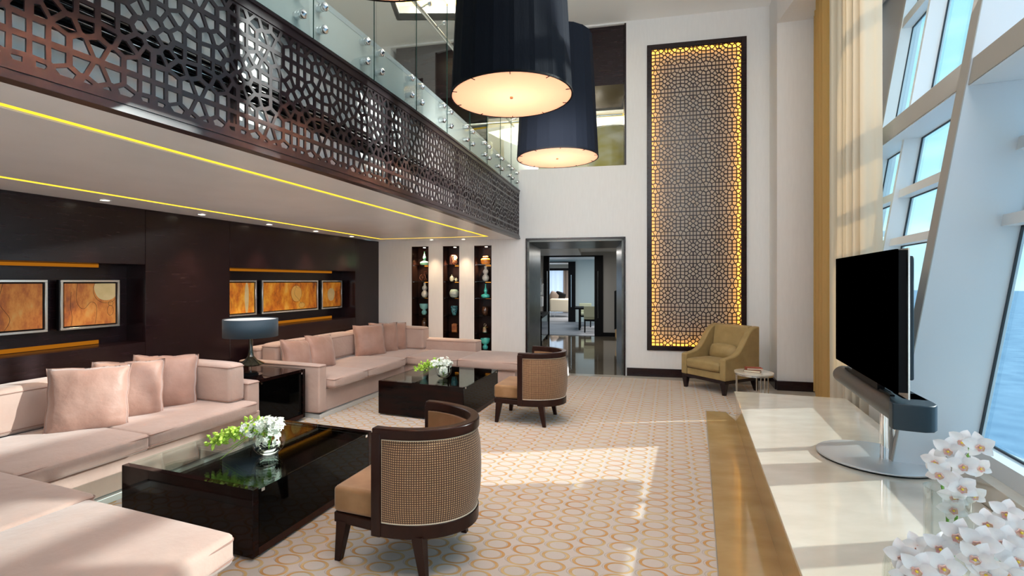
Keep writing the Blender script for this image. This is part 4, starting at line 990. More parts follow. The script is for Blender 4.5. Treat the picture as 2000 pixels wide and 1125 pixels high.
o = cushion_box(-.287, .287, -.375, .175, .325, .455, .02).build('seat_cushion', 'olive_fabric', ac, smooth=True, sharp=180); bv = o.modifiers.new('b', 'BEVEL'); bv.width = .025; bv.segments = 3; bv.limit_method = 'ANGLE'; bv.angle_limit = R(50)
MB().box((-.372, -.36, .165), (.372, .385, .21)).build('base_frame', 'dark_wood', ac, bevel=.004)
for sx in (-.335, .335):
    for sy, dy in ((-.325, 0), (.34, .045)):
        MB().hexa([(sx - .022, sy + dy - .022, 0), (sx + .022, sy + dy - .022, 0), (sx + .022, sy + dy + .022, 0), (sx - .022, sy + dy + .022, 0)], [(sx - .042, sy - .04, .17), (sx + .042, sy - .04, .17), (sx + .042, sy + .04, .17), (sx - .042, sy + .04, .17)]).build('leg', 'dark_wood', ac, bevel=.003)
lp = cushion_box(-.20, .20, -.05, .05, -.09, .09, .035).build('lumbar_pillow', 'olive_fabric', smooth=True, sharp=180)
bv = lp.modifiers.new('b', 'BEVEL'); bv.width = .02; bv.segments = 3; bv.limit_method = 'ANGLE'; bv.angle_limit = R(50)
lp.matrix_world = Matrix.Translation(ac.location) @ Matrix.Rotation(ac.rotation_euler.z, 4, 'Z') @ Matrix.Translation((.0, .115, .555)) @ Matrix.Rotation(-.30, 4, 'X')
tag(lp, 'small olive rectangular pillow lying in the olive armchair', 'pillow')

# ---- round side table with two books
sd = thing('side_table', 'small round side table with cream top on paired thin steel legs', 'table', (3.415, 6.30, 0), R(10))
MB().lathe([(.222, .448), (.230, .452), (.230, .470)], 48).build('top', 'marble', sd); MB().lathe([(.218, .428), (.226, .430), (.226, .4478)], 48).build('rim', 'brushed_steel', sd)
for k in range(3):
    for d in (-.13, .13):
        a = R(35 + 120 * k) + d; MB().tube([(.205 * math.cos(a), .205 * math.sin(a), .0), (.205 * math.cos(a), .205 * math.sin(a), .44)], .007, 8).build('leg', 'brushed_steel', sd, smooth=True)
def book(label, loc, rot, w, d, h, m):
    t = thing('book', label, 'book', loc, rot, 'books on the round side table')
    bx((-w / 2 + .003, -d / 2 + .004, .003), (w / 2 - .004, d / 2 - .004, h - .003)).build('pages', 'paper', t)
    bx((-w / 2, -d / 2, 0), (w / 2, d / 2, .003)).build('cover', m, t); bx((-w / 2, -d / 2, h - .003), (w / 2, d / 2, h)).build('cover', m, t); bx((-w / 2, -d / 2, .003), (-w / 2 + .003, d / 2, h - .003)).build('spine', m, t)
book('brown book lying underneath on the round side table', (3.40, 6.30, .4705), R(-35), .19, .14, .028, 'book_brown')
book('red book lying on top of the brown one on the round side table', (3.425, 6.32, .499), R(-15), .19, .13, .022, 'book_red')

# ---- television on its stand (x along the window, y towards the glass)
TVR = math.atan2(.9164, .4003)
tv = thing('television', 'large flat black television on a chrome post with round aluminium foot', 'television', (2.78, 3.50, .361), TVR)
# local +x = away from camera along the screen; local +y = (-sin, cos) = towards room; use s=-1 for window side
def tb(x0, x1, n0, n1, z0, z1): return bx((x0, -n1, z0 - .361), (x1, -n0, z1 - .361))
MB().lathe([(.345, 0), (.350, .004), (.350, .010)], 72).build('foot_pad', 'black_matte', tv); MB().lathe([(.355, .010), (.360, .014), (.360, .022), (.354, .026)], 72).build('foot', 'brushed_foot', tv, smooth=True)
MB().add([(.035 * math.cos(a * .314) - .03, .065 * math.sin(a * .314) - .15, z) for z in (.026, .48) for a in range(20)], [(i, (i + 1) % 20, 20 + (i + 1) % 20, 20 + i) for i in range(20)] + [tuple(range(20))[::-1], tuple(range(20, 40))]).build('post', 'chrome', tv, smooth=True)
MB().add([(.03 * math.cos(a * .314) - .03, .04 * math.sin(a * .314) - .055, z) for z in (.026, .48) for a in range(20)], [(i, (i + 1) % 20, 20 + (i + 1) % 20, 20 + i) for i in range(20)] + [tuple(range(20))[::-1], tuple(range(20, 40))]).build('post', 'chrome', tv, smooth=True)
tb(-.75, .65, -.105, -.090, .985, 1.84)  .build('screen', 'screen_black', tv, bevel=.002, seg=1)
tb(-.735, .635, -.090, -.045, .99, 1.835).build('housing', 'black_matte', tv, bevel=.003)
tb(-.75, .65, -.045, -.037, .955, 1.845).build('silver_band', 'silver_frame', tv)
tb(-.70, .60, -.037, .0, 1.06, 1.80).build('rear_cover', 'slate_plastic', tv, bevel=.01)
tb(-.35, .25, -.085, -.045, .93, .99).build('bracket', 'black_matte', tv)
# speaker bar: D-shaped section swept along x
def bar(m, x0, x1, grow=0):
    prof = []
    for i in range(13):
        a = math.pi / 2 + math.pi * i / 12; prof.append((.045 + (.075 + grow) * -math.cos(a) * 1.0 * 1.2 if False else .035 + (.085 + grow) * -math.cos(a), .852 - .361 + (.075 + grow) * math.sin(a)))
    prof = prof + [(-.07, .852 - .361 - .075 - grow), (-.07, .852 - .361 + .06 + grow)]
    k = len(prof); vs = [(x0, y, z) for y, z in prof] + [(x1, y, z) for y, z in prof]
    return m.add(vs, [tuple(range(k))[::-1], tuple(range(k, 2 * k))] + [(i, (i + 1) % k, k + (i + 1) % k, k + i) for i in range(k)])
bar(MB(), -.70, .68).build('speaker_bar', 'speaker_cloth', tv, smooth=True, sharp=50)
def endcap(x0, x1):
    m = MB(); pts = [(x0, .125), (x0, -.02)]
    for i in range(9):
        a = math.pi / 2 * i / 8
    out = [(x0, .122), (x0 - .01, .06), (x0 - .012, -.03), (x0 + .01, -.075), (x0 + .06, -.105), (x0 + .12, -.11), (x1, -.105), (x1, .03), (x0 + .06, .122)]
    return m.prism(out, .775 - .361, .93 - .361)
endcap(-.76, -.40).build('end_cap', 'slate_plastic', tv, bevel=.006)
tb(-.60, .66, -.03, .105, .875, .93).build('bar_top', 'slate_plastic', tv, bevel=.006)
tb(-.55, .50, -.075, -.050, .926, .940).build('slot', 'black_matte', tv)

# ---- curtains on the window side
cp = [(1.72 + .08 * max(0, min(1, (y - 5.9) / 1.2)) + .137 * max(0, 1 - (y - 5.0) / .6) ** 1.5 + .42 * y, y) for y in np.linspace(5.0, 7.14, 150)]
def folded(path, amp, waves, z0, z1, m, name, parent, taper=0, seed=1):
    rnd = random.Random(seed); ph = [rnd.random() * 6.28 for _ in range(4)]; nr = path_normals(path); vs = []; fs = []; n = len(path); zr = [z0, z0 + .3, z0 + 1, (z0 + z1) / 2, z1 - .5, z1]
    for zi, z in enumerate(zr):
        k = zi / (len(zr) - 1)
        for i, ((x, y), (a, b)) in enumerate(zip(path, nr)):
            s = i / n; w = amp * (math.sin(waves * 6.283 * s + ph[0] + .5 * math.sin(6.283 * 2.3 * s + ph[1]) + .25 * k) + .35 * math.sin(waves * 2.2 * 6.283 * s + ph[2] + k))
            vs.append((x + a * w, y + b * w, z))
    for j in range(len(zr) - 1):
        for i in range(n - 1): k = j * n + i; fs.append((k, k + 1, k + n + 1, k + n))
    mm = MB(); mm.v = vs; mm.f = fs; o = mm.build(name, m, parent, smooth=True, sharp=180); return o
cu = thing('curtain', 'tall cream drape hanging in deep folds beside the window', 'curtain')
folded(cp[:56], .075, 6, .02, 5.9, 'drape', 'drape', cu, seed=3)
MB().tube([(cp[0][0], cp[0][1], 5.93), (cp[-1][0], cp[-1][1], 5.93)], .014, 8).build('track', 'white_paint', cu)
cu2 = thing('curtain', 'sheer curtain with golden backlight in its colour between the pillar and the cream drape', 'curtain')
folded(cp[57:], .06, 6, .02, 5.9, 'backlight_gold', 'drape', cu2, seed=5)

# ---- framed paintings in the left wall niches
def painting(label, p0, p1, ztop, zbot, canvas, deco, wide):
    d = -.20; O = wl(0, d); t0 = on_plane(p0, 547, O, LD)[0]; t1 = on_plane(p1, 547, O, LD)[0]; a, b = min(t0, t1), max(t0, t1)
    t = thing('framed_painting', label, 'painting', wl((a + b) / 2, -ND) + Vector((0, 0, zbot)), A_L + math.pi, 'abstract paintings in the wall niches')
    # rotate so local x points away from the camera (right in the picture), local y = into the wall or out; find outward sign
    ox = Vector((math.cos(A_L + math.pi), math.sin(A_L + math.pi), 0)); oy = Vector((-ox.y, ox.x, 0)); s = 1 if oy.dot(LN) > 0 else -1
    w = (b - a) / 2; H = ztop - zbot; f = .022
    def B(x0, x1, y0, y1, z0, z1):
        q = sorted((y0 * s, y1 * s)); return bx((x0, q[0], z0), (x1, q[1], z1))
    B(-w + .06, w - .06, .001, .05, .06, H - .06).build('mount', 'black_matte', t)
    B(-w, w, .05, .085, 0, H).build('backing', 'black_matte', t)
    for x0, x1, z0, z1 in ((-w, w, 0, f), (-w, w, H - f, H), (-w, -w + f, f, H - f), (w - f, w, f, H - f)): B(x0, x1, .085, .112, z0, z1).build('frame', 'silver_frame', t, bevel=.002, seg=1)
    g = .014
    B(-w + f + g, w - f - g, .085, .100, f + g, H - f - g).build('canvas', canvas, t)
    cw = w - f - g; ch = (H - 2 * f - 2 * g) / 2; zc = H / 2
    for kind, args, mm in deco:
        m = MB()
        if kind == 'blob':
            cx, cz_, rx, rz = args; pts = []
            for i in range(28):
                an = 2 * math.pi * i / 28; x = cx + rx * math.cos(an) * (1 + .05 * math.sin(3 * an)); z = cz_ + rz * math.sin(an) * (1 + .04 * math.cos(2 * an))
                x = max(-1, min(1, x)); z = max(-1, min(1, z)); pts.append((x * cw, z * ch))
            vs = [(x, .1008 * s, zc + z) for x, z in pts]; m.add(vs, [tuple(range(28))]); m.build('painted_shape', mm, t)
        else:
            pts = [(max(-1, min(1, x)) * cw, .1008 * s, zc + max(-1, min(1, z)) * ch) for x, z in args]; m.tube(pts, .0016, 4, False).build('painted_line', mm, t)
def curve(pts, n=8):
    out = []; P_ = [pts[0]] + list(pts) + [pts[-1]]
    for i in range(1, len(P_) - 2):
        for k in range(n):
            t = k / n; a, b, c, d = P_[i - 1], P_[i], P_[i + 1], P_[i + 2]
            out.append(tuple(.5 * (2 * b[j] + (c[j] - a[j]) * t + (2 * a[j] - 5 * b[j] + 4 * c[j] - d[j]) * t * t + (3 * b[j] - a[j] - 3 * c[j] + d[j]) * t ** 3) for j in (0, 1)))
    return out + [pts[-1]]
ell = lambda cx, cz_, rx, rz: [(cx + rx * math.cos(k * .3307), cz_ + rz * math.sin(k * .3307)) for k in range(20)]
painting('rust abstract painting, leftmost, cut by the edge of the photo', -235, 92, 1.662, 1.175, 'canvas_rust_0', [('line', curve([(.4, 1), (.35, .2), (.5, -.5), (.42, -1)]), 'paint_line')], 1)
painting('rust abstract painting with cream moon and looping lines in the left niche', 117, 232.7, 1.662, 1.175, 'canvas_rust_1',
    [('blob', (.62, .72, .50, .58), 'paint_cream'), ('line', curve([(-.52, 1), (-.56, .3), (-.45, -.1), (-.25, -.2), (0, .1), (.2, -.05), (.22, -.5), (.15, -1)]), 'paint_line'),
     ('line', ell(.62, .68, .54, .66), 'paint_line'), ('line', ell(.78, -.35, .13, .25), 'paint_line'), ('line', ell(.8, .0, .1, .13), 'paint_line'), ('line', curve([(-.75, .6), (-.78, 0), (-.72, -.6), (-.76, -1)]), 'paint_line')], 1)
painting('amber abstract painting with a pale vertical streak behind the lamp', 408, 500.5, 1.662, 1.175, 'canvas_amber_0', [('blob', (.62, 0, .10, 1.1), 'paint_cream'), ('line', curve([(-.3, .4), (-.1, -.4), (-.2, -1)]), 'paint_line')], 1)
painting('wide amber abstract painting with golden pebble outlines in the far niche', 511, 620.5, 1.662, 1.175, 'canvas_amber_1',
    [('blob', (.18, .18, .20, .62), 'paint_amber'), ('line', ell(.18, .18, .21, .64), 'paint_line'), ('blob', (.40, -.72, .11, .2), 'paint_amber'), ('line', ell(.40, -.72, .12, .21), 'paint_line'), ('line', ell(.26, .8, .12, .2), 'paint_line'), ('line', curve([(.22, .9), (.1, .2), (.28, -.3), (.38, -.6)]), 'paint_line')], 1)
painting('small amber abstract painting with a pale half moon, farthest right', 628, 667.5, 1.662, 1.175, 'canvas_amber_2', [('blob', (-.10, .0, .40, .55), 'paint_cream'), ('line', [(.18, .55), (.18, -.55)], 'paint_line')], 1)

# ---- recessed downlights of the low ceiling
k = 0
for px, py, lab in ((205, 390.5, 'recessed downlight nearest the camera, over the near sofa'), (394, 418.5, 'second recessed downlight along the dark wall'), (526, 438, 'third recessed downlight along the dark wall'), (617, 451.4, 'fourth recessed downlight along the dark wall'), (687, 461.8, 'fifth recessed downlight along the dark wall'),
                    (843, 468.2, 'recessed downlight between left and middle display niches'), (905, 467.2, 'recessed downlight between middle and right display niches')):
    p = P(px, py, CZ - .002)
    t = thing('downlight', lab, 'light', p, 0, 'recessed downlights of the low ceiling')
    MB().lathe([(.052, 0), (.046, -.006), (.038, -.006), (.036, .0015)], 24, cap0=False, cap1=False).build('trim_ring', 'white_paint', t, smooth=True); MB().lathe([(.036, -.0012), (.036, -.0002)], 20).build('lens', 'spot_glow', t)
    light('downlight_spot', 'SPOT', p + Vector((0, 0, -.02)), 26 if px > 800 else 40, (1, .72, .45), .02, aim=p + Vector((0, 0, -2)), spot=R(66), blend=.9)
# floor light slot of the high ceiling etc. left out: not seen

# ---- orchids at the front right
def petal_mesh():
    m = MB()
    def pet(ang, L, Wd, curl):
        n = 6; rows = []
        ca, sa = math.cos(ang), math.sin(ang)
        for i in range(n + 1):
            s = i / n; w = Wd * math.sin(math.pi * (s ** .75)) ** .8 * (1 if s < 1 else 0) + .001
            z = curl * s * s * L + .008 * math.sin(3 * s)
            for q in (-1, -.5, 0, .5, 1):
                x = s * L; y = q * w; zz = z + .10 * w * (q * q) * 2
                rows.append((x * ca - y * sa, x * sa + y * ca, zz))
        fs = [(i * 5 + j, i * 5 + j + 1, i * 5 + j + 6, i * 5 + j + 5) for i in range(n) for j in range(4)]; m.add(rows, fs)
    for k, (a, L, w, c) in enumerate(((90, .058, .020, -.10), (18, .055, .023, .12), (162, .055, .023, .12), (-48, .056, .019, -.18), (-132, .056, .019, -.18))): pet(R(a), L, w, c)
    return m
def lip_mesh():
    m = MB(); vs = []
    for j, (r, z) in enumerate(((.002, .004), (.010, .006), (.015, .009), (.014, .014))):
        for i in range(12):
            a = 2 * math.pi * i / 12; rr = r * (1 + .18 * math.sin(5 * a) * (j > 1)); vs.append((rr * math.cos(a), rr * math.sin(a) * .9 - .006 - j * .002, z))
    return m.add(vs, [(j * 12 + i, j * 12 + (i + 1) % 12, (j + 1) * 12 + (i + 1) % 12, (j + 1) * 12 + i) for j in range(3) for i in range(12)] + [tuple(range(12))])
PET = None
def orchid(parent, pos, face, scale=1., roll=0.):
    global PET
    if PET is None:
        a = petal_mesh().build('flower', 'petal', parent, smooth=True, sharp=180); b = lip_mesh().build('lip', 'lip_pink', a, smooth=True, sharp=180)
        MB().lathe([(.001, .004), (.004, .006), (.005, .010), (.003, .015), (.001, .016)], 8, (0, -.010, .002)).build('throat', 'throat_yellow', a, smooth=True, sharp=180)
        PET = a; f = a
    else:
        f = PET.copy(); COL.objects.link(f); f.parent = parent
        for c in PET.children: d = c.copy(); COL.objects.link(d); d.parent = f
    q = Vector(face).normalized().to_track_quat('Z', 'Y') @ Matrix.Rotation(roll, 3, 'Z').to_quaternion()
    f.rotation_euler = q.to_euler(); f.location = pos; f.scale = (scale * .82,) * 3
def at(px, py, Y): return Vector(((px - CX) / FP * Y, Y, HC + (HY - py) / FP * Y))
def vase_cyl(label, c, r, h, grp='clear glass orchid vases'):
    t = thing('glass_vase', label, 'vase', c, 0, grp)
    MB().lathe([(r, 0), (r, h), (r - .004, h), (r - .004, .012)], 40, cap0=True, cap1=True).build('cylinder', 'vase_glass', t, smooth=True)
    MB().lathe([(r, h - .002), (r + .001, h), (r - .004, h + .001), (r - .005, h - .002)], 40, cap0=False, cap1=False).build('lip', 'vase_glass', t, smooth=True)
    return t
def bouquet(label, specs, base, stems):
    t = thing('orchid_arrangement', label, 'flowers', base, 0, 'white orchid arrangements')
    rnd = random.Random(label)
    for px, py, Y, fx, fz, sc in specs:
        p = at(px, py, Y) - Vector(base); d = Vector((-at(px, py, Y).x * .6 + fx, -1, .25 + fz)); orchid(t, p, d, sc, rnd.uniform(-.5, .5))
    for pts in stems:
        MB().tube([Vector(p) - Vector(base) for p in pts], .0042, 6).build('stem', 'stem_green', t, smooth=True)
    return t
v1 = Vector((1.51, 1.60, .361)); v2 = Vector((1.262, 1.44, .361)); v3 = Vector((1.50, 1.405, .361))
vase_cyl('tallest clear glass cylinder vase holding white orchids on the ledge', v1, .062, .60)
vase_cyl('clear glass vase of orchids at the right edge of the ledge', v3, .070, .46)
t = thing('glass_vase', 'round clear glass bowl of orchids at the bottom edge of the photo', 'vase', v2, 0, 'clear glass orchid vases')
MB().lathe([(.04, 0), (.075, .1), (.082, .26), (.078, .42), (.072, .448), (.069, .446), (.074, .41), (.076, .26), (.04, .02)], 40, cap1=False).build('bowl', 'vase_glass', t, smooth=True)
bouquet('tall spray of white orchids with pink centres in the tallest glass vase',
    [(1853, 878, 1.62, -.1, .2, 1.), (1912, 870, 1.60, .3, .1, .95), (1880, 862, 1.70, .1, .4, .95), (1880, 908, 1.58, .1, .1, .95), (1838, 925, 1.58, -.3, 0, .95), (1876, 950, 1.56, .2, 0, 1.0), (1862, 968, 1.58, 0, -.1, .9), (1912, 912, 1.66, .5, 0, .8), (1860, 992, 1.58, -.1, -.1, .9),
     (1826, 900, 1.66, -.5, .1, .85), (1900, 965, 1.62, .4, -.2, .85)], v1,
    [[v1 + Vector((0, 0, .02)), v1 + Vector((.0, 0, .4)), at(1850, 985, 1.6), at(1840, 950, 1.61), at(1868, 915, 1.62), at(1895, 885, 1.63), at(1893, 872, 1.63)], [v1 + Vector((.02, .01, .02)), at(1862, 1040, 1.61), at(1872, 990, 1.61), at(1876, 935, 1.6)]])
bouquet('low cluster of white orchids with pink centres in the round glass bowl',
    [(1763, 1085, 1.42, -.5, .2, 1.), (1793, 1068, 1.47, -.1, .5, .95), (1793, 1110, 1.38, -.1, .1, 1.05), (1837, 1068, 1.42, .1, .3, 1.), (1843, 1105, 1.38, .3, .1, 1.1), (1818, 1090, 1.44, 0, .2, .9), (1770, 1125, 1.40, -.3, -.1, .9)], v2,
    [[v2 + Vector((0, 0, .03)), v2 + Vector((.02, 0, .3)), at(1812, 1085, 1.45), at(1800, 1070, 1.46)], [v2 + Vector((.01, 0, .03)), at(1830, 1125, 1.42), at(1845, 1090, 1.42)]])
bouquet('wide cluster of white orchids with pink centres at the far right of the ledge',
    [(1872, 1045, 1.40, -.3, .2, 1.05), (1913, 1060, 1.36, -.1, .3, 1.1), (1908, 1088, 1.33, -.2, 0, 1.), (1962, 1058, 1.38, .2, .3, 1.05), (1928, 1022, 1.45, 0, .6, .95), (1966, 1002, 1.46, 0, .5, .95), (1990, 1035, 1.42, .3, .3, 1.), (1982, 1090, 1.34, .3, .1, 1.), (1925, 1115, 1.32, -.1, -.2, 1.), (1968, 1118, 1.33, .2, -.2, 1.), (1945, 1040, 1.46, 0, .5, .9)], v3,
    [[v3 + Vector((0, 0, .03)), v3 + Vector((0, 0, .3)), at(1930, 1080, 1.40), at(1895, 1062, 1.4), at(1878, 1050, 1.4)], [v3 + Vector((.02, 0, .03)), at(1955, 1100, 1.40), at(1965, 1040, 1.43)]])

# ---- round bowls of green and white blossoms on the coffee tables
BL = {}
def blossom(parent, kind, pos, face, s):
    if kind not in BL:
        m = MB()
        if kind == 'blossom':
            for k in range(5):
                a = k * 1.2566; ca, sa = math.cos(a), math.sin(a)
                m.add([(0, 0, 0), (.010 * ca - .007 * sa, .010 * sa + .007 * ca, .004), (.020 * ca, .020 * sa, .001), (.010 * ca + .007 * sa, .010 * sa - .007 * ca, .004)], [(0, 1, 2, 3)])
            o = m.build('blossom', 'blossom_white', parent)
        else:
            m.lathe([(.001, -.012), (.008, -.004), (.008, .004), (.001, .014)], 6); o = m.build('bud', 'bud_green', parent, smooth=True)
        BL[kind] = o
    else:
        o = BL[kind].copy(); COL.objects.link(o); o.parent = parent
    o.location = pos; o.rotation_euler = Vector(face).to_track_quat('Z', 'Y').to_euler(); o.scale = (s,) * 3
def posy(label, vlabel, base, side, sc=1.0, seed=1):
    r = .098 * sc
    t = thing('fish_bowl_vase', vlabel, 'vase', base, 0, 'round glass bowls')
    prof = [(r * math.sin(a), r - r * math.cos(a)) for a in [R(18 + i * (132 / 14)) for i in range(15)]]
    prof = [(p[0], p[1] - prof[0][1]) for p in prof]
    MB().lathe(prof, 36, cap1=False).build('bowl', 'vase_glass', t, smooth=True)
    MB().lathe([(p[0] * .955, p[1] + .004) for p in prof[:5]], 30).build('water', 'shelf_glass', t, smooth=True)
    rnd = random.Random(seed)
    a = thing('flower_arrangement', label, 'flowers', base, 0, 'green and white posies')
    up = Vector((0, 0, 1)); sd_ = Vector(side).normalized(); top = Vector((0, 0, r * 1.35))
    for k in range(26):
        e = top + sd_ * rnd.uniform(.02, .24) * sc + up * rnd.uniform(-.01, .06) + Vector((rnd.uniform(-1, 1), rnd.uniform(-1, 1), 0)) * .06 * sc
        e.z -= max(0, (e - top).dot(sd_) - .12) * .8
        MB().tube([(0, 0, r * .3), top * .9 + Vector((rnd.uniform(-.02, .02), rnd.uniform(-.02, .02), 0)), (top + e) / 2 + up * .035 * sc, e], .0015, 4).build('stem', 'leaf_green', a)
    for k in range(150):
        d = rnd.random() ** 1.3; c = top + sd_ * (d * .19 - .06) * sc + up * (.035 + .03 * math.sin(d * 3) - d * .02) * sc
        o = Vector((rnd.gauss(0, 1), rnd.gauss(0, 1), rnd.gauss(0, 1))).normalized() * rnd.uniform(.02, .062) * sc
        if o.z < 0: o.z *= .6
        blossom(a, 'blossom', c + o, o + Vector((0, -.02, .02)), sc * rnd.uniform(.8, 1.25))
    for k in range(170):
        d = rnd.uniform(.15, 1); c = top + sd_ * (d * .31) * sc + up * (.05 - d * d * .085) * sc
        o = Vector((rnd.gauss(0, 1), rnd.gauss(0, 1), rnd.gauss(0, 1))).normalized() * rnd.uniform(.01, .07 - .02 * d) * sc
        blossom(a, 'bud', c + o, o, sc * rnd.uniform(.8, 1.5))
    for k in range(40):   # blossoms pressed inside the bowl
        o = Vector((rnd.gauss(0, 1), rnd.gauss(0, 1), rnd.gauss(0, .7))).normalized() * r * rnd.uniform(.4, .86); blossom(a, 'blossom', Vector((0, 0, r * .95)) + o * .9, o, sc)
posy('posy of white and green blossoms trailing left in the bowl on the near coffee table', 'round glass bowl vase on the near coffee table', P(525, 888, .431), (-.95, -.22, 0), 1.15, 3)
posy('posy of white and green blossoms trailing left in the bowl on the far coffee table', 'round glass bowl vase on the far coffee table', P(866, 738, .431), (-.95, -.1, 0), 1.1, 8)

# ================================================================== ROOMS BEYOND THE DOOR (back-wall frame)
def dobj(m, name, mt, parent=None, **k):
    if parent is None: return m.build(name, mt, loc=BR, rot=A_B, **k)
    return m.build(name, mt, parent, **k)
def DX(px, y):      # local x on the plane local y
    O = BR + BY * y; return on_plane(px, 500, O, BX)[0]
def DZ(px, py, y): O = BR + BY * y; return on_plane(px, py, O, BX)[1]
y1, y2, y3 = 6.04, 11.1, 17.0
struct(dobj(bx((-6, 1.95, 2.52), (5, y3, 2.62)), 'ceiling', 'upper_ceiling_paint'))
struct(dobj(bx((-2.6, 2.4, 2.40), (-.9, y1 - .5, 2.50)), 'trim_10', 'white_paint'))
xl, xr, xa, xb = DX(1062, y1), DX(1178, y1), DX(1073, y1), DX(1161, y1)
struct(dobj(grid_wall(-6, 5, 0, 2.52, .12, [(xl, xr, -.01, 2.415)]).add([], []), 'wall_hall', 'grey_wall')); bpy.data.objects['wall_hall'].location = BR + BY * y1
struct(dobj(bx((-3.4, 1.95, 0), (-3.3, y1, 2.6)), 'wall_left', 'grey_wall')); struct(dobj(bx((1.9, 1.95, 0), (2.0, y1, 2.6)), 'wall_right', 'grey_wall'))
struct(dobj(bx((xr, y1 - .02, 0), (1.9, y1, .12)), 'baseboard_hall', 'black_matte'))
d2 = thing('door_2', '', '', BR + BY * y1, A_B); del d2['label']; del d2['category']; d2['kind'] = 'structure'
for a, b in (((xl, -.05, 0), (xa, .10, 2.415)), ((xb, -.05, 0), (xr, .10, 2.415)), ((xa, -.05, 2.38), (xb, .10, 2.415))): bx(a, b).build('leaf', 'black_matte', d2)
for x in (xa - .06, xb + .10): MB().tube([(x, -.08, .55), (x, -.08, 1.95)], .012, 8).build('door_handle', 'brushed_steel', d2, smooth=True)
xc, xd_ = DX(1110, y2), DX(1124, y2)
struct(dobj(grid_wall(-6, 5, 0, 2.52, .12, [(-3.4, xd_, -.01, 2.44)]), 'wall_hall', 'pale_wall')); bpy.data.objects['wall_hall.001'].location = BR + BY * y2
d3 = thing('door_3', '', '', BR + BY * y2, A_B); del d3['label']; del d3['category']; d3['kind'] = 'structure'
bx((xc, -.05, 0), (xd_, .1, 2.44)).build('leaf', 'black_matte', d3); bx((-3.3, -.05, 2.40), (xc, .1, 2.44)).build('head', 'black_matte', d3)
MB().tube([(xc + .12, -.08, .6), (xc + .12, -.08, 1.9)], .012, 8).build('door_handle', 'brushed_steel', d3, smooth=True)
struct(dobj(bx((-6, y3, 0), (5, y3 + .1, 3)), 'wall_far', 'cream_panel')); struct(dobj(bx((-6.1, y2, 0), (-6, y3, 3)), 'wall_left', 'cream_panel'))
fw = DX(1075, y3 - .3); fw2 = DX(1106, y3 - .3)
cu3 = thing('curtain', 'blue-white sheer curtain with added glow for daylight at the window of the farthest room', 'curtain')
pth = [tuple(bp(x, y3 - .25).xy) for x in np.linspace(fw - 2.5, fw2, 60)]
folded(pth, .03, 14, .02, 2.2, 'sheer', 'sheer_panel', cu3, seed=9)
pth = [tuple(bp(x, y3 - .35).xy) for x in np.linspace(fw2 - .15, fw2 + .35, 20)]
cu4 = thing('curtain', 'mushroom drape at the side of the farthest window', 'curtain'); folded(pth, .05, 3, .02, 2.2, 'mushroom', 'drape', cu4, seed=4)
struct(dobj(bx((-5, y3 - .4, 2.2), (5, y3 - .1, 2.32)), 'trim_11', 'black_matte'))
# far sofa with cushions
Y = y2 + 2.8
fx0, fx1 = DX(1070, Y), DX(1113, Y)
f2 = thing('sofa', 'cream sofa on thin steel legs in the farthest room', 'sofa', BR + BY * Y, A_B)
bx((fx0 - 1.2, -.4, .24), (fx0 + .12, .5, .50)).build('seat', 'cream_fabric', f2, bevel=.03); bx((fx0 + .12, -.42, .24), (fx1, .5, .84)).build('armrest', 'cream_fabric', f2, bevel=.06)
bx((fx0 - 1.2, .3, .4), (fx0 + .12, .5, .84)).build('back', 'cream_fabric', f2, bevel=.04)
for x in (fx0 + .15, fx0 + .33, fx1 - .06):
    for y in (-.36, .42): MB().tube([(x, y, 0), (x, y, .26)], .012, 6).build('leg', 'brushed_steel', f2)
for i, (px, mt, lab) in enumerate(((1083, 'mushroom', 'brown cushion on the cream sofa in the farthest room'), (1093, 'black_matte', 'dark patterned cushion on the cream sofa in the farthest room'))):
    o = cushion_box(-.22, .22, -.06, .06, -.2, .2, .03).build('throw_pillow', mt, smooth=True, sharp=180); o.location = BR + BX * DX(px, Y) + BY * (Y + .15) + Vector((0, 0, .92)); o.rotation_euler = (.2, R(20), A_B); tag(o, lab, 'pillow')
# dining table and chairs in the middle room
Y = 8.0; tx0 = DX(1123, Y); tx1 = tx0 + 1.7
dt = thing('dining_table', 'black dining table seen through the doorway', 'table', BR + BY * Y, A_B)
bx((tx0, -.3, .70), (tx1, .7, .76)).build('top', 'black_matte', dt)
for x in (tx0 + .16, tx1 - .1):
    for y in (-.22, .6): bx((x - .03, y - .03, 0), (x + .03, y + .03, .7)).build('leg', 'black_matte', dt)
def dchair(lab, px, yy, face=1):
    x = DX(px, yy); t = thing('dining_chair', lab, 'chair', BR + BX * x + BY * yy, A_B + (0 if face == 1 else math.pi), 'pale dining chairs')
    bx((-.22, -.2, .42), (.22, .24, .50)).build('seat', 'lime_fabric', t, bevel=.01); bx((-.22, -.26, .50), (.22, -.2, .84)).build('backrest', 'lime_fabric', t, bevel=.01)
    bx((-.215, -.24, .36), (.215, .23, .42)).build('seat_frame', 'black_matte', t)
    for sx in (-.19, .19):
        for sy in (-.21, .2): bx((sx - .02, sy - .02, 0), (sx + .02, sy + .02, .38)).build('leg', 'black_matte', t)
dchair('pale green dining chair on the near side of the black dining table', 1154, 7.25); dchair('pale green dining chair behind the black dining table', 1143, 9.1, -1)
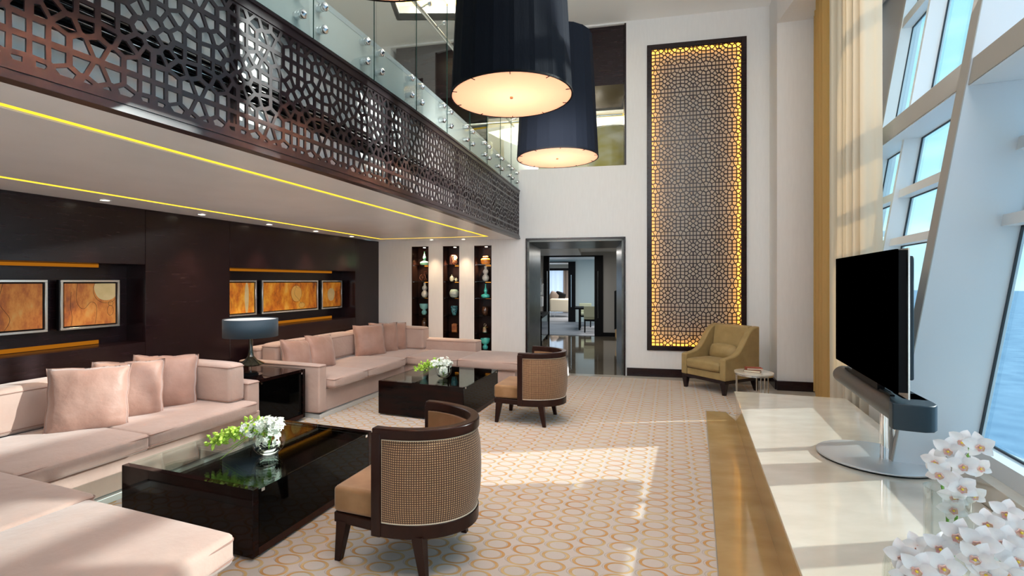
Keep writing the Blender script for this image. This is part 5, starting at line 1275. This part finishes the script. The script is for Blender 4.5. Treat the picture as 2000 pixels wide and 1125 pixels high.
# console, lamp and framed pictures on the left of the hall
cx0 = DX(1051, 4.0)
cn = thing('console_table', 'black console table on the left side of the hall beyond the doorway', 'table', BR + BX * (DX(1057, 3.6)) + BY * 4.2, A_B)
bx((-.55, -.9, .72), (.06, .9, .78)).build('top', 'black_matte', cn); bx((-.5, -.85, .15), (.04, .85, .72)).build('cabinet', 'black_lacquer', cn)
for y in (-.8, .8): bx((-.02, y - .03, 0), (.04, y + .03, .15)).build('leg', 'black_matte', cn)
hl = thing('table_lamp', 'small lamp with white rectangular shade on the hall console', 'lamp', BR + BX * (DX(1056, 4.0) - .03) + BY * 4.1 + Vector((0, 0, .781)), A_B)
bx((-.09, -.09, 0), (.07, .09, .02)).build('base', 'black_matte', hl); MB().tube([(0, 0, .02), (0, 0, .22)], .01, 6).build('stem', 'black_matte', hl); bx((-.12, -.12, .2), (.08, .12, .46)).build('shade', 'white_paint', hl)
for px, zz, ww, lab in ((1054, 1.50, .34, 'larger white framed picture above the hall console'), (1057, 1.38, .30, 'smaller white framed picture overlapping above the hall console')):
    t = thing('framed_picture', lab, 'picture', BR + BX * (DX(px, 5.6)) + BY * (5.6 + (px - 1054) * .05) + Vector((0, 0, zz)), A_B, 'hall pictures')
    bx((-.4, -.01, -.17), (.06, .01, ww - .1)).build('frame', 'silver_frame', t); bx((-.36, -.014, -.14), (.03, -.011, ww - .13)).build('print', 'white_paint', t)
# stair side panel on the right of the hall
sp = thing('stair_rail', 'black stair side panel rising on the right of the hall', 'stairs', BR + BY * 4.6, A_B)
sx = DX(1200, 4.6)
MB().add([(sx, 0, .35), (sx + 2.2, 0, 1.3), (sx + 2.2, 0, 2.3), (sx, 0, 1.38), (sx, .06, .35), (sx + 2.2, .06, 1.3), (sx + 2.2, .06, 2.3), (sx, .06, 1.38)], [(0, 1, 2, 3), (4, 7, 6, 5), (0, 4, 5, 1), (1, 5, 6, 2), (2, 6, 7, 3), (3, 7, 4, 0)]).build('side_panel', 'black_matte', sp)
for k in range(3): bx((sx + .02 + k * .28, -.9, 0 if k == 0 else .17 * k), (sx + .30 + k * .28, 0, .17 * (k + 1))).build('step', 'marble_dark', sp)
bx((sx + .02, 0, 0), (sx + .9, .06, .36)).build('stringer', 'marble_dark', sp)
light('hall_fill', 'AREA', bp(-.8, 3.9) + Vector((0, 0, 2.38)), 16, (1, .96, .9), 1.2, aim=bp(-.8, 3.9))  # added fills for this and the two rooms after it, no fittings
light('dining_fill', 'AREA', bp(-.4, 8.3) + Vector((0, 0, 2.48)), 34, (.92, .97, 1), 1.6, aim=bp(-.4, 8.3))
light('far_room_fill', 'AREA', bp(-.8, 13.5) + Vector((0, 0, 2.48)), 90, (1, .96, .9), 2.2, aim=bp(-.8, 13.5))

# ================================================================== UPPER ROOM BEHIND THE END WALL
struct(dobj(bx((-9, .36, SZ - .1), (3, 7, SZ - .001)), 'floor', 'grey_wall')); struct(dobj(bx((-9, .37, 6.25), (3, 7, 6.35)), 'ceiling', 'upper_ceiling_paint'))
struct(dobj(bx((-9, 6.9, SZ), (3, 7.0, 6.3)), 'wall_upper', 'pale_wall')); struct(dobj(bx((.6, .37, SZ), (.7, 7, 6.3)), 'wall_upper', 'grey_wall'))
struct(dobj(bx((-4.3, .05, 5.12), (-.01, 1.2, 6.159)), 'trim_12', 'dark_wood'))
struct(dobj(bx((-.025, -.006, SZ), (.003, .3, 6.16)), 'trim_13', 'dark_wood'))
struct(dobj(bx((-4.35, 1.25, SZ), (-2.75, 1.35, 5.2)), 'wall_upper', 'dark_wood'))
struct(dobj(bx((-2.75, 3.2, SZ), (-1.9, 3.3, 6.2)), 'wall_upper', 'white_paint'))
struct(dobj(bx((-9, 2.9, 5.55), (.6, 6.9, 5.65)), 'ceiling', 'upper_ceiling_paint'))
t = dobj(MB().box((-6, 2.86, 5.5), (.6, 2.9, 5.54)).box((-4.0, 6.4, 4.9), (.6, 6.5, 4.98)), 'cove_light', 'cove_yellow'); tag(t, 'yellow cove light in the upper room behind the pendant lamps', 'light')
tubb = thing('curved_partition', 'curved golden glass partition in the upper room behind the pendants', 'partition', bp(DX(1190, 1.6), 1.6) + Vector((0, 0, SZ)), A_B)
MB().lathe([(.36, 0), (.47, .5), (.50, .95), (.50, 1.04), (.47, 1.04), (.44, .5), (.33, .02)], 40, cap1=False).build('shell', 'bowl_gold', tubb, smooth=True); MB().lathe([(.47, 1.045), (.515, 1.045), (.515, 1.06), (.47, 1.06), (.47, 1.045)], 40, cap0=False, cap1=False).build('rim', 'brushed_steel', tubb, smooth=True)
ub = thing('glass_balustrade', 'glass balustrade across the upper opening behind the pendant lamps', 'balustrade', BR, A_B)
bx((-4.3, .05, SZ), (-2.2, .062, SZ + 1.0)).build('glass_panel', 'balustrade_glass', ub); bx((-2.19, .05, SZ), (-.03, .062, SZ + 1.0)).build('glass_panel', 'balustrade_glass', ub)
MB().tube([(-4.3, .10, SZ + .92), (-.05, .10, SZ + .92)], .018, 8).build('handrail', 'brushed_steel', ub, smooth=True)
light('upper_room_up_fill', 'AREA', bp(-1.2, 2.4) + Vector((0, 0, 4.4)), 45, (1, .93, .82), 1.6, aim=bp(-1.2, 2.6) + Vector((0, 0, 6)))  # added fill aimed up at the upper room ceiling
light('upper_room_fill', 'AREA', bp(-1.2, 4.0) + Vector((0, 0, 5.5)), 60, (1, .86, .62), 2.0, aim=bp(-1.2, 4.0) + Vector((0, 0, 3)))  # second added fill, shining down into the upper room
